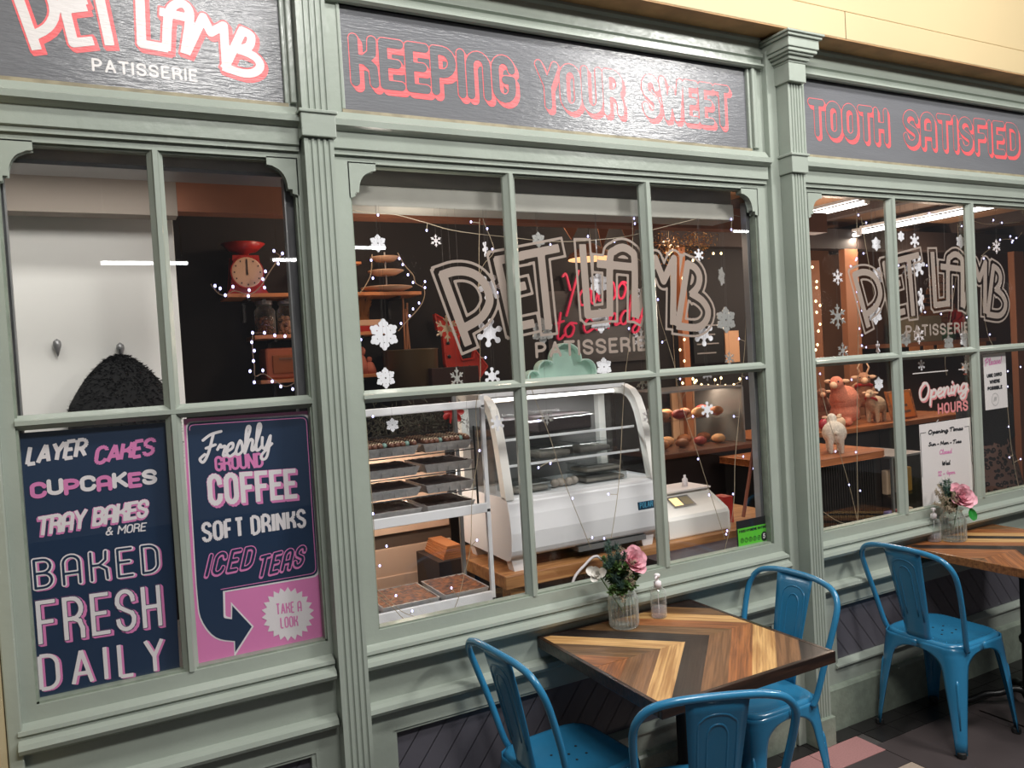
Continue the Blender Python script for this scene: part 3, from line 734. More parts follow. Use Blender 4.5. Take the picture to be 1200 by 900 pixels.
pw(p2, C4, V_, 'SOFT DRINKS', (78, 455), (434, 402), 72, .0052, [('lettering', PWHITE, {}, .0014)], gap=.3, cap='flat')
pw(p2, C4, V_, 'ICED', (90, 568), (248, 536), 72, .003, [('lettering', PINK, dict(g=.0038, shift=(-.002, -.004)), .0012), ('letter_face', NAVY, dict(g=.0008), .0018)], shear=.3, gap=.34)
pw(p2, C4, V_, 'TEAS', (264, 572), (420, 530), 68, .003, [('lettering', PINK, dict(g=.0038, shift=(-.002, -.004)), .0012), ('letter_face', NAVY, dict(g=.0008), .0018)], shear=.3, gap=.34)
st = [C4(370 + (90 if i % 2 else 74) * math.cos(2 * PI * i / 44), 696 + (92 if i % 2 else 76) * math.sin(2 * PI * i / 44)) for i in range(44)]
polyobj('starburst', st, YP - .001, YP - .0002, PWHITE, p2)
pw(p2, C4, V_, 'TaKE A', (330, 700), (418, 688), 40, .0022, [('lettering', PINK, {}, .0014)], gap=.3, res=.001, cap='flat')
pw(p2, C4, V_, 'LOOK', (345, 746), (406, 738), 40, .0022, [('lettering', PINK, {}, .0014)], gap=.3, res=.001, cap='flat')

# notices in the right-hand window
def notice(corners, label, name='notice', y=.04, m_=PAPER):
    c = at(*corners[0], y); t = thing(name, label, 'notice', (c[0], y, at(*corners[3], y)[1]))
    polyobj('sheet', corners, y, y + .0012, m_, t); return t
def C6(x_, y_): return (1050 + x_ / 4.287, 410 + y_ / 4.287)
def nw(par, C, sc, text, a, b, h, r, m_, y=.04, font=SCR, **k):
    cap = k.pop('cap', 'round'); res = k.pop('res', .0016)
    s_, H, own = word(text, C(*a), C(*b), h / sc, y, font, k.get('gap', .02), k.get('space', .3), k.get('shear', 0), rr=r)
    return lay(s_, H, y, [('lettering', m_, {}, .0008)], par, rr=r, h=res, cap=cap)
n1 = notice([(1077, 498), (1137, 489), (1142, 588), (1082, 598)], 'white opening times notice with black border in the lower middle pane')
q = [C6(*v) for v in ((150, 415), (122, 420), (132, 640))]; q2 = [C6(*v) for v in ((345, 386), (366, 384), (380, 560), (392, 600), (388, 720))]
for qq in (q, q2):
    W3d = [at(*v, .04) for v in qq]; ink([(a[0], a[1], b[0], b[1]) for a, b in zip(W3d[:-1], W3d[1:])], plane_T(.0393), .0016, h=.0016).build('border_line', INK, n1)
nw(n1, C6, 4.287, 'Opening Times', (160, 428), (338, 404), 26, .0032, INK, shear=.1)
nw(n1, C6, 4.287, 'Sun - Mon - Tues', (162, 487), (330, 468), 23, .003, INK, shear=.1)
nw(n1, C6, 4.287, 'Closed', (217, 528), (280, 520), 27, .0022, PINK, shear=.1)
nw(n1, C6, 4.287, 'Wed', (230, 584), (272, 578), 26, .0032, INK, shear=.1)
nw(n1, C6, 4.287, '12 - 4pm', (207, 636), (298, 624), 26, .0024, PINK, shear=.1)
n2 = notice([(1152, 416), (1178, 413), (1181, 477), (1155, 481)], 'small white card payment notice with pink heading')
nw(n2, C6, 4.287, 'Please!', (446, 82), (532, 68), 38, .0026, PINK, shear=.1)
for t_, a_, b_ in (('USE CARD', (456, 142), (532, 130)), ('WHERE', (470, 172), (522, 164)), ('POSSIBLE', (460, 206), (534, 195))):
    nw(n2, C6, 4.287, t_, a_, b_, 20, .0032, INK, font=G, gap=.3)
c_ = at(*C6(498, 249), .04); cs = [(c_[0] + .03 * math.cos(a * PI / 12), c_[1] + .033 * math.sin(a * PI / 12)) for a in range(25)]
GREYI = mat('grey_ink', s(140, 138, 138), .6)
ink([(a[0], a[1], b[0], b[1]) for a, b in zip(cs[:-1], cs[1:])], plane_T(.0392), .0012, h=.0014).build('card_symbol', GREYI, n2)
ink([(c_[0] - .012 + .009 * i, c_[1] - .01 + .002 * i, c_[0] - .006 + .009 * i, c_[1] + .012) for i in range(3)], plane_T(.0392), .002, h=.0014).build('card_symbol', GREYI, n2)
OH = thing('window_lettering', 'white and pink opening hours heading painted on the glass above the opening times notice', 'lettering', (at(1100, 480, .034)[0], .034, 1.35))
PINKL = mat('salmon_vinyl', s(226, 140, 140), .6); WV = mat('white_vinyl', s(225, 215, 210), .6)
s_, H, _ = word('Opening', C6(112, 262), C6(362, 212), 96 / 4.287, .034, SCR, .0, .3, .12, rr=.0065)
lay(s_, H, .0352, [('lettering', PINKL, dict(shift=(.008, -.008), g=.001), 0), ('letter_face', WV, {}, .0006)], OH, rr=.0065, h=.0025)
s_, H, _ = word('HOURS', C6(212, 325), C6(364, 305), 56 / 4.287, .034, G, .3, .3, rr=.0058)
lay(s_, H, .0352, [('lettering', PINKL, {}, 0)], OH, rr=.0058, h=.0022)
for a_, b_ in (((85, 120), (262, 104)), ((315, 99), (350, 97)), ((205, 362), (215, 350))):
    A_ = at(*C6(*a_), .034); B_ = at(*C6(*b_), .034); ink([(*A_, *B_)], plane_T(.0352), .0025, h=.002, cap='flat').build('rule_line', WV, OH)
# hygiene rating sticker
def C8(x_, y_): return (813 + x_ / 7.5, 592.5 + y_ / 7.5)
hs = thing('rating_sticker', 'black and green food hygiene rating sticker, rated 5, low in the middle window', 'sticker', (at(870, 640, .04)[0], .04, .91))
polyobj('backing', [C8(*v) for v in ((372, 140), (655, 82), (668, 326), (386, 392))], .04, .0412, INK, hs)
GRN = mat('rating_green', s(92, 196, 52), .5)
polyobj('green_panel', [C8(*v) for v in ((386, 208), (648, 155), (658, 318), (585, 332), (585, 322), (396, 362))], .0392, .0398, GRN, hs)
nw(hs, C8, 7.5, 'FOOD HYGIENE RATING', (398, 244), (638, 192), 24, .0014, INK, y=.0392, font=G, gap=.3, res=.0011)
for i in range(5):
    c_ = at(*C8(425 + 37 * i, 308 - 7 * i), .039); cs = [(c_[0] + .0085 * math.cos(a * PI / 6), c_[1] + .0095 * math.sin(a * PI / 6)) for a in range(13)]
    ink([(a[0], a[1], b[0], b[1]) for a, b in zip(cs[:-1], cs[1:])], plane_T(.0386), .0012, h=.0012).build('rating_ring', INK, hs)
    nw(hs, C8, 7.5, '01234'[i], (420 + 37 * i, 316 - 7 * i), (430 + 37 * i, 314 - 7 * i), 18, .0008, INK, y=.039, font=G, gap=.3, res=.0009)
c_ = at(*C8(618, 268), .039); ink([(c_[0], c_[1] - .004, c_[0], c_[1] + .004)], plane_T(.0385), .0165, h=.0018).build('rating_disc', INK, hs)
nw(hs, C8, 7.5, '5', (609, 290), (629, 284), 44, .0024, PWHITE, y=.0383, font=G, res=.0012)

# ------------------------------------------------------------------ blue metal chairs
def sq(u, half, rad):          # point on a rounded square, u in [0,4) corners at .5,1.5..
    pts = []
def corner_pt(c, a, half, rad):
    """c corner index 0..3 (+x+y, -x+y, -x-y, +x-y); a arc-length offset from the corner middle (signed)"""
    arcl = rad * PI / 4
    sx, sy = ((1, 1), (-1, 1), (-1, -1), (1, -1))[c]
    base = 45
    if abs(a) <= arcl:
        th = math.radians(45) + a / rad; x, y = (half - rad) + rad * math.cos(th), (half - rad) + rad * math.sin(th)
    elif a > 0: x, y = half - rad - (a - arcl), half
    else: x, y = half, half - rad - (-a - arcl)
    return sx * x, sy * y
def make_chair(label):
    t = thing('metal_chair', label, 'chair', (0, 0, 0), 0, 'blue metal cafe chairs', world=False)
    # seat pan
    m = MB(); n = 40
    def ring(half, rad, z, bulge=0):
        out = []
        for i in range(n):
            th = 2 * PI * (i + .5) / n; cx, cy = math.cos(th), math.sin(th)
            e = 5.0; k_ = (abs(cx) ** e + abs(cy) ** e) ** (-1 / e)
            out.append((half * cx * k_, half * cy * k_ * 1.0, z))
        return out
    rings = [ring(.178, 0, .405), ring(.180, 0, .437), ring(.176, 0, .447), ring(.166, 0, .451), ring(.155, 0, .448), ring(.145, 0, .443), ring(.08, 0, .441), ring(.01, 0, .440)]
    b = 0
    for R_ in rings: m.v += R_
    for j in range(len(rings) - 1):
        for i in range(n): i2 = (i + 1) % n; m.f.append((j * n + i, j * n + i2, (j + 1) * n + i2, (j + 1) * n + i))
    m.f.append(tuple((len(rings) - 1) * n + i for i in range(n)))
    seat = m.build('seat', BLUE, t, smooth=True)
    hm = MB()
    for (hx, hy) in ((-.05, -.03), (-.05, .03), (0, -.045), (0, 0), (0, .045), (.05, -.03), (.05, .03)):
        hm = MB().lathe([(.0045, 0), (.0045, .0012)], (hx, hy, .4413), 8); hm.build('seat_hole', RUBBER, seat)
    # four pressed legs with an arch between them
    for c in range(4):
        m = MB(); rows = [0, .05, .12, .2, .28, .33, .355, .372, .384, .392, .398, .412, .425]; nc = 11
        for z in rows:
            f = z / .425; half = .208 - .030 * f; rad = .03 + .025 * f
            if z <= .33: hw = .024 + .034 * (z / .33) ** 1.3
            else:
                q = min(1, (z - .33) / .068); hw = .058 + (half + .005 - rad + rad * PI / 4 - .058) * (1 - math.sqrt(max(0, 1 - q ** 2)))
            if z >= .398: hw = half - rad + rad * PI / 4 + .001
            for i in range(nc):
                a = -hw + 2 * hw * i / (nc - 1); x_, y_ = corner_pt(c, a, half, rad); m.v.append((x_, y_, z + .012))
        for j in range(len(rows) - 1):
            for i in range(nc - 1): m.f.append((j * nc + i, j * nc + i + 1, (j + 1) * nc + i + 1, (j + 1) * nc + i))
        lg = m.build('leg', BLUE, t, smooth=True); md = lg.modifiers.new('s', 'SOLIDIFY'); md.thickness = .0045; md.offset = 0
        x_, y_ = corner_pt(c, 0, .205, .03)
        MB().lathe([(.016, 0), (.019, .004), (.019, .022), (.015, .026)], (x_ * .985, y_ * .985, 0), 10).build('rubber_foot', RUBBER, lg)
        # pressed flute on the outer corner
        P_ = []
        for z in (.10, .2, .28, .30): 
            f = z / .425; x_, y_ = corner_pt(c, 0, .208 - .03 * f + .0005, .03 + .025 * f); P_.append((x_, y_, z + .012))
        MB().tube(P_, [.003, .006, .0075, .003], 8).build('leg_flute', BLUE, lg, smooth=True)
    MB().tube([(-.17, -.17, .2), (.17, .17, .2)], .006, 6).tube([(-.17, .17, .2), (.17, -.17, .2)], .006, 6).build('cross_brace', BLUE, t, smooth=True) if 0 else None
    # tube back
    P_ = []
    half = [(-.115, .186, .425), (-.135, .193, .47), (-.17, .209, .60), (-.212, .221, .73), (-.235, .214, .79), (-.249, .182, .828), (-.257, .125, .845), (-.262, .06, .851), (-.263, 0, .852)]
    P_ = half + [(x_, -y_, z) for x_, y_, z in reversed(half[:-1])]
    MB().tube(smooth_path(P_, 4), .0115, 10).build('back_tube', BLUE, t, smooth=True)
    # splat
    m = MB(); nr = 10
    for j in range(nr + 1):
        f = j / nr; z = .432 + (.845 - .432) * f; x_ = -.168 - .092 * f ** 1.15; hw = .057 + .030 * f
        for i in range(9):
            u = -1 + i / 4; rim = .006 if abs(u) > .99 else 0
            m.v.append((x_ - .004 * (1 - u * u) + rim, u * hw, z))
    for j in range(nr):
        for i in range(8): m.f.append((j * 9 + i, j * 9 + i + 1, (j + 1) * 9 + i + 1, (j + 1) * 9 + i))
    sp = m.build('back_splat', BLUE, t, smooth=True); md = sp.modifiers.new('s', 'SOLIDIFY'); md.thickness = .003; md.offset = 0
    for (hw, zt, zb) in ((.056, .80, .53), (.03, .77, .55)):
        L_ = []
        for (u, z) in [(-hw, zb), (-hw, zt - .05), (-hw * .8, zt - .015), (-hw * .35, zt), (hw * .35, zt), (hw * .8, zt - .015), (hw, zt - .05), (hw, zb)]:
            f = (z - .432) / .413; x_ = -.168 - .092 * f ** 1.15; kk = .057 + .030 * f; uu = u * (.8 + .2 * f); L_.append((x_ - .004 * (1 - (uu / kk) ** 2), uu, z))
        MB().tube(smooth_path(L_, 3), .0040, 6).build('pressed_rib', BLUE, sp, smooth=True)
    return t
c1 = make_chair('blue metal chair at the left side of the nearer table, seen from its side')
c1.location = (1.31, -.265, 0); c1.rotation_euler.z = math.radians(4)
def put(label, x_, y_, a): c = copy_tree(c1, None, label); c.location = (x_, y_, 0); c.rotation_euler = (0, 0, math.radians(a)); return c
put('blue metal chair in front of the nearer table, its back towards the viewer', 1.48, -.69, 67)
put('blue metal chair between the nearer table and the fluted pilaster', 2.13, -.262, 180)
put('blue metal chair at the left side of the farther table, all its legs in view', 3.265, -.272, 0)
put('blue metal chair cut off by the right edge of the photo', 3.63, -.75, 88)

# ------------------------------------------------------------------ plank tables
def pl(name, a, b, ang): return wood(name, a, b, 3.0, .42, .08, ang)
PW = {}
for nm, a_, b_ in (('light', s(214, 172, 114), s(166, 122, 74)), ('brown', s(134, 96, 64), s(98, 68, 44)), ('orange', s(164, 104, 60), s(112, 68, 40)), ('dark', s(44, 34, 30), s(24, 19, 17)), ('olive', s(124, 92, 60), s(86, 62, 40)), ('edge', s(66, 42, 30), s(34, 20, 14))):
    for d_ in (1, -1): PW[nm, d_] = pl(f'plank_{nm}', a_, b_, -d_ * PI / 4)
EDGE = wood('table_edge', s(56, 36, 26), s(28, 18, 14), 3, .35, .3)
EDGE2 = wood('table_edge_light', s(150, 98, 54), s(112, 68, 34), 3, .35, .3)
def clip_half(poly, f):
    out = []
    for i in range(len(poly)):
        p, q_ = poly[i], poly[(i + 1) % len(poly)]; a, b = f(p), f(q_)
        if a >= 0: out.append(p)
        if (a >= 0) != (b >= 0): t_ = a / (a - b); out.append((p[0] + (q_[0] - p[0]) * t_, p[1] + (q_[1] - p[1]) * t_))
    return out
def make_table(x0, y1, bands, label, edge):
    S_ = .71; cx, cy = x0 + S_ / 2, y1 - S_ / 2
    t = thing('cafe_table', label, 'table', (cx, cy, 0))
    e = .016; m = MB()
    for (a, b, c, d) in ((x0, x0 + S_, y1 - e, y1), (x0, x0 + S_, y1 - S_, y1 - S_ + e), (x0, x0 + e, y1 - S_ + e, y1 - e), (x0 + S_ - e, x0 + S_, y1 - S_ + e, y1 - e)):
        MB().box(a, b, c, d, .712, .7505).build('edge_strip', edge, t, bevel=.002)
    MB().box(x0 + e, x0 + S_ - e, y1 - S_ + e, y1 - e, .716, .736).build('top_base', EDGE, t)
    for (xa, xb, nm) in bands:
        for d_ in (1, -1):
            g = .0012
            base = [(x0 + xa + g, cy), (x0 + xb - g, cy), (x0 + xb - g - S_, cy + d_ * S_), (x0 + xa + g - S_, cy + d_ * S_)]
            lo = (x0 + e, x0 + S_ - e, y1 - S_ + e, y1 - e)
            P_ = base
            for f in (lambda p: p[0] - lo[0], lambda p: lo[1] - p[0], lambda p: p[1] - lo[2], lambda p: lo[3] - p[1]): P_ = clip_half(P_, f) if P_ else P_
            if len(P_) < 3: continue
            nn = nm if not (nm == 'brown' and d_ == 1) else 'olive'
            MB().prism(P_, .736, .7495 + random.uniform(-.0006, .0006), 'z').build('plank', PW[nn, -d_], t, bevel=.001, seg=1)
    MB().lathe([(.022, .04), (.03, .06), (.024, .08), (.021, .3), (.03, .31), (.032, .33), (.022, .345), (.021, .6), (.03, .62), (.028, .64), (.022, .66), (.022, .7)], (cx, cy, 0), 16).build('pillar', BLACK, t, smooth=True)
    m = MB().box(cx - .2, cx + .2, cy - .02, cy + .02, .70, .712).box(cx - .02, cx + .02, cy - .2, cy + .2, .70, .7119); m.build('bracket', BLACK, t)
    for i in range(4):
        a = PI / 4 + i * PI / 2; ca, sa = math.cos(a), math.sin(a)
        pts = [(cx + ca * r_, cy + sa * r_, z) for r_, z in ((.01, .07), (.06, .085), (.12, .06), (.18, .05), (.24, .02), (.27, .015))]
        MB().tube(smooth_path(pts, 3), .016, 8).ball((cx + ca * .27, cy + sa * .27, .016), .016, 8).build('foot', BLACK, t, smooth=True)
    return t
T1 = [(-.1, .02, 'dark'), (.02, .145, 'orange'), (.145, .28, 'brown'), (.28, .385, 'light'), (.385, .495, 'dark'), (.495, .60, 'brown'), (.60, .70, 'orange'), (.70, .805, 'light'), (.805, .91, 'brown'), (.91, 1.15, 'dark')]
T2 = [(-.1, .06, 'brown'), (.06, .16, 'orange'), (.16, .30, 'orange'), (.30, .40, 'dark'), (.40, .50, 'orange'), (.50, .60, 'light'), (.60, .68, 'dark'), (.68, .78, 'light'), (.78, .9, 'orange'), (.9, 1.15, 'brown')]
make_table(1.358, -.005, T1, 'nearer table with a dark-edged top of chevron planks in many browns', EDGE)
make_table(3.39, -.005, T2, 'farther table with an orange-brown chevron plank top at the right edge', EDGE2)

# ------------------------------------------------------------------ vases, flowers, pump bottles
def vase(x_, y_, label, hw=.053):
    t = thing('glass_vase', label, 'vase', (x_, y_, .7505))
    rip = lambda a, z: .05 * math.cos(22 * a) if .012 < z < .112 else 0
    MB().lathe([(.001, .002), (hw * .9, .0), (hw, .006), (hw, .014), (hw, .108), (hw * .92, .122), (hw * .72, .136), (hw * .72, .142), (hw * .84, .152), (hw * .86, .157), (hw * .80, .158), (hw * .68, .143), (hw * .86, .120), (hw * .93, .106), (hw * .93, .016), (.001, .012)], (x_, y_, .7505), 198, rip).build('jar', GLASS2, t, smooth=True)
    return t
MB.petal = lambda self, M, L, W, curl, n=5: self._petal(M, L, W, curl, n)
def _petal(self, M, L, W, curl, n=5):
    b = len(self.v); prof = [0.25, .8, 1.0, .95, .55]
    for i in range(n):
        f = i / (n - 1); w_ = W * prof[i] / 2; z = curl * f * f * L; 
        for u in (-1, -.5, 0, .5, 1): self.v.append(tuple(M @ Vector((L * f - (abs(u) ** 2) * L * .08 * f, u * w_, z + .25 * W * u * u * (1 - .5 * f)))))
    for i in range(n - 1):
        for k_ in range(4): self.f.append((b + i * 5 + k_, b + i * 5 + k_ + 1, b + (i + 1) * 5 + k_ + 1, b + (i + 1) * 5 + k_))
    return self
MB._petal = _petal
PETAL = mat('pink_petal', s(240, 182, 194), .6, noise=.12, nscale=40); PETALW = mat('white_petal', s(226, 222, 214), .6)
LEAF = mat('leaf_green', s(88, 116, 64), .5, noise=.3, nscale=30); LEAFD = mat('pine_green', s(58, 84, 74), .6); LEAFB = mat('bright_leaf', s(36, 128, 48), .35); DRY = mat('dried_stem', s(160, 146, 124), .8)
def rose(c, d, R_, label, m_=PETAL, n=22, name='rose', group=None, stem_to=None):
    t = thing(name, label, 'flower', c, group=group); D = Vector(d).normalized(); q_ = D.to_track_quat('Z', 'Y').to_matrix().to_4x4()
    for i in range(n):
        f = i / n; th = i * 2.4; el = math.radians(78 - 72 * f); L = R_ * (.35 + .7 * f)
        M = Matrix.Translation(Vector(c)) @ q_ @ Matrix.Rotation(th, 4, 'Z') @ Matrix.Translation((R_ * .05 * f, 0, -R_ * .25 * f)) @ Matrix.Rotation(-el, 4, 'Y')
        MB()._petal(M, L, L * (.95 if n > 10 else .8), .25 * f).build('petal', m_, t, smooth=True)
    if stem_to: MB().tube([tuple(Vector(c) - D * R_ * .3), stem_to], .0022, 6).build('stem', LEAF, t)
    return t
def sprig(c0, tips, label, kind, m_, name='foliage_sprig', cat='foliage'):
    t = thing(name, label, cat, c0)
    for tip in tips:
        p0, p1 = Vector(c0), Vector(tip); mid = (p0 + p1) / 2 + Vector((0, 0, .012))
        P_ = smooth_path([tuple(p0), tuple(mid), tuple(p1)], 5)
        MB().tube(P_, .0014, 5).build('stem', DRY if kind == 'dry' else LEAF, t)
        m = MB()
        for j in range(3, len(P_)):
            base = Vector(P_[j]); dr = (Vector(P_[j]) - Vector(P_[j - 1])).normalized()
            cnt = {'pine': 24, 'leaf': 5, 'dry': 9}[kind]
            for k_ in range(cnt):
                v = (dr * random.uniform(.1, .9) + Vector((random.gauss(0, 1), random.gauss(0, 1), random.gauss(0, 1))).normalized() * .9).normalized()
                if kind == 'pine': e = base + v * random.uniform(.012, .022); m.tube([tuple(base), tuple(e)], [.0012, .0003], 3)
                elif kind == 'leaf':
                    M = Matrix.Translation(base) @ v.to_track_quat('X', 'Z').to_matrix().to_4x4(); mm = MB()._petal(M, random.uniform(.014, .024), .014, .2); mm.build('leaf', m_, t, smooth=True)
                else:
                    e = base + v * random.uniform(.006, .014); m.tube([tuple(base), tuple(e)], [.0008, .0005], 3); m.ball(tuple(e), .0022, 5)
        if m.f: m.build('needles' if kind == 'pine' else 'dry_buds', m_, t, kind='stuff')
    return t
def bouquet(cx, cy, which, K=1.5):
    """flowers of one vase; offsets are from the middle of the vase mouth"""
    o = lambda dx, dy, z: (cx + (dx - (.010 if which == 'nearer' else .004)) * K, cy + dy * K, .895 + (z - .88) * K)
    low = (cx, cy, .80)
    if which == 'nearer':
        rose(o(.030, -.022, .945), (.0, -.8, .6), .064, 'pink rose in the vase on the nearer table', n=26, stem_to=low)
        rose(o(-.066, -.01, .928), (-.7, -.6, .35), .046, 'white bloom on the left of the bunch on the nearer table', PETALW, 10, 'white_flower', stem_to=low)
        sprig(o(0, 0, .87), [o(-.03, 0, .985), o(-.01, .02, .99), o(.02, .03, .975), o(-.045, -.02, .95), o(-.03, -.03, .92), o(-.03, -.02, .95), o(-.015, -.02, .965), o(-.02, -.04, .90)], 'dark pine sprigs at the top of the nearer vase', 'pine', LEAFD)
        CL = lambda k, zc, rr: [o(rr * math.cos(2.4 * i) * (.5 + .5 * (i % 3) / 2) - .008, rr * math.sin(2.4 * i) * .8 - .012, zc + .014 * ((i * 7) % 5 - 2)) for i in range(k)]
        sprig(o(0, 0, .87), CL(16, .915, .038), 'leafy filling round the stems in the nearer vase', 'leaf', LEAF)
        sprig(o(0, 0, .87), CL(12, .945, .034), 'dark pine filling in the middle of the nearer bunch', 'pine', LEAFD)
        sprig(o(0, 0, .87), [o(-.035, -.03, .89), o(-.01, -.045, .90), o(.005, -.04, .92), o(.03, -.03, .90), o(-.04, 0, .955), o(-.045, -.03, .885), o(.04, -.02, .91), o(-.02, -.04, .88)], 'small green leaves spilling over the rim of the nearer vase', 'leaf', LEAF)
        sprig(o(0, 0, .87), [o(.0, -.03, .965), o(.015, 0, .975), o(.005, -.045, .93), o(-.025, -.05, .868), o(.02, -.04, .95), o(.012, -.04, .90), o(.0, -.045, .915)], 'dry beige filler twigs behind the pink rose on the nearer table', 'dry', DRY)
    else:
        rose(o(.014, -.025, .925), (-.3, -.85, .5), .074, 'full pink rose above a bright leaf on the farther table', n=28, stem_to=low)
        sprig(o(0, 0, .87), [o(-.02, .02, .965), o(0, .02, .975), o(.035, .03, .97), o(.045, .03, .945), o(-.01, 0, .955), o(.065, .02, .915), o(-.03, 0, .96)], 'dark pine sprigs behind the rose on the farther table', 'pine', LEAFD)
        sprig(o(0, 0, .87), [o(.03 * math.cos(2.4 * i), .02 * math.sin(2.4 * i), .905 + .012 * (i % 4)) for i in range(12)], 'leafy filling round the stems in the farther vase', 'leaf', LEAF)
        sprig(o(-.01, 0, .87), [o(-.07, 0, .955), o(-.055, -.02, .93), o(-.045, 0, .91), o(-.085, 0, .915), o(-.03, -.03, .94), o(-.035, -.03, .89), o(-.02, -.03, .92), o(-.06, .01, .945), o(-.04, .01, .965), o(-.05, -.02, .90)], 'dry beige bushy twigs left of the rose on the farther table', 'dry', DRY)
        lf = thing('leaf_sprig', 'single bright green leaf hanging under the rose on the farther table', 'foliage', o(.02, -.035, .89))
        X_ = Vector((.1, -.25, -1)).normalized(); Z_ = Vector((-.45, -.85, .17)).normalized(); Y_ = Z_.cross(X_).normalized()
        MB()._petal(Matrix.Translation(o(.016, -.05, .893)) @ Matrix(((X_.x, Y_.x, Z_.x, 0), (X_.y, Y_.y, Z_.y, 0), (X_.z, Y_.z, Z_.z, 0), (0, 0, 0, 1))), .06, .04, .1).build('leaf', LEAFB, lf, smooth=True)
vase(1.672, -.105, 'ribbed clear glass vase with a pink rose on the nearer table'); bouquet(1.672, -.105, 'nearer')
vase(3.655, -.085, 'ribbed clear glass vase with a pink rose on the farther table', .056); bouquet(3.655, -.085, 'farther')
LIQ = glass('sanitizer_gel', (.93, .9, .93), 1.3, .05); milky(LIQ, .2, (.8, .76, .8))
def bottle(x_, y_, label, rz=0):
    t = thing('pump_bottle', label, 'bottle', (x_, y_, .7505), group='clear pump bottles')
    c = (x_, y_, .7505)
    MB().lathe([(.001, 0), (.027, 0), (.030, .005), (.030, .090), (.026, .104), (.013, .114), (.013, .12)], c, 24).build('bottle_body', GLASS2, t, smooth=True)
    MB().lathe([(.001, .003), (.0275, .003), (.0275, .040), (.001, .040)], c, 20).build('gel', LIQ, t, smooth=True)
    m = MB().lathe([(.0145, .113), (.0145, .134), (.007, .137), (.0045, .139), (.0045, .149), (.010, .150), (.0115, .161), (.007, .164)], c, 16)
    m.tube([(x_, y_, c[2] + .155), (x_ - .016, y_ - .012, c[2] + .155), (x_ - .022, y_ - .016, c[2] + .150)], .004, 8); m.build('pump', PWHITE, t, smooth=True)
    MB().tube([(x_, y_, c[2] + .01), (x_, y_, c[2] + .113)], .0015, 6).build('dip_tube', PWHITE, t)
    return t
bottle(1.838, -.10, 'clear pump bottle beside the vase on the nearer table')
bottle(3.575, -.04, 'clear pump bottle left of the vase on the farther table')

# ------------------------------------------------------------------ the shop interior: shell
BROWNW = mat('brown_shop_wall', s(120, 84, 60), .8, noise=.25, nscale=2)
struct(MB().box(-.95, 4.75, 2.1, 2.16, 0, 2.75).build('wall_back', DARKW))
struct(MB().box(4.75, 10.2, 3.3, 3.36, 0, 2.75).build('wall_rear', BROWNW))
struct(MB().box(4.70, 4.76, 2.16, 3.36, 0, 2.75).build('wall_return', DARKW))
struct(MB().box(-1.0, -.95, .06, 2.1, 0, 2.75).build('wall_west', DARKW))
struct(MB().box(10.2, 10.26, .06, 3.36, 0, 2.75).build('wall_east', BROWNW))
struct(MB().box(5.6, 10.26, 0, .06, 0, 3.06).build('wall_front_right', GREEN))
struct(MB().box(-.95, 10.2, .0, 3.36, -.06, 0).build('floor_shop', mat('shop_floor', s(60, 44, 34), .6, noise=.2, nscale=4)))
CEIL = struct(MB().box(-1.0, 10.26, .06, 3.36, 2.75, 2.8).build('ceiling', mat('brown_ceiling', s(128, 96, 70), .7, noise=.2, nscale=3)))
BEAMM = mat('dark_beam', s(42, 30, 26), .7)
for i in range(6):
    xx = 3.9 + i * 1.0
    MB().box(xx, xx + .09, .07, 3.3, 2.66, 2.75).build('ceiling_joist', BEAMM, CEIL)
MB().box(3.6, 10.2, 1.95, 2.07, 2.5, 2.66).build('ceiling_joist', BEAMM, CEIL)
struct(MB().box(.29, 3.4, .36, .44, 2.315, 2.415).build('trim_60', mat('orange_brown_beam', s(150, 92, 62), .6, noise=.2, nscale=5)))
struct(MB().box(-.94, .2895, .36, .44, 2.300, 2.415).build('trim_62', mat('grey_brown_beam', s(150, 138, 126), .6)))
part_ = struct(MB().box(-.94, .285, .50, .525, 0, 2.75).build('wall_partition', WHITEP, bevel=.002))
# shutter boxes over the windows
t = thing('shutter_box', 'dark grey shutter box along the head of the left window', 'shutter', (.2, .08, 2.385))
MB().box(-.24, .63, .09, .22, 2.392, 2.55).build('cover', PELD, t); MB().box(-.24, .63, .085, .222, 2.380, 2.392).build('bottom_rail', METAL, t)
t = thing('shutter_box', 'light grey steel shutter box across the head of the middle window', 'shutter', (1.6, .08, 2.3))
MB().box(.74, 2.50, .10, .22, 2.372, 2.55).build('cover', PELD, t, bevel=.003); MB().box(.74, 2.50, .088, .222, 2.300, 2.370).build('bottom_slat', PELM, t, bevel=.004)
STRIP = mat('worn_black_strip', s(52, 52, 54), .7, noise=.5, nscale=30, stretch=(1, 1, .15), col2=s(96, 96, 98))
for xa, xb, lab in ((-.20, -.176, 'worn dark strip inside the left edge of the left window'), (.574, .615, 'worn dark strip inside the right edge of the left window'), (2.528, 2.575, 'grey upright strip inside the right edge of the middle window')):
    t = thing('side_strip', lab, 'strip', (xa, .05, .9))
    MB().box(xa, xb, .05, .075, .9, 2.37).build('strip', STRIP, t); e = xb if xa < 0 else xa
    MB().box(e - .002, e + .002, .045, .076, .9, 2.37).build('edge_bead', METAL, t)

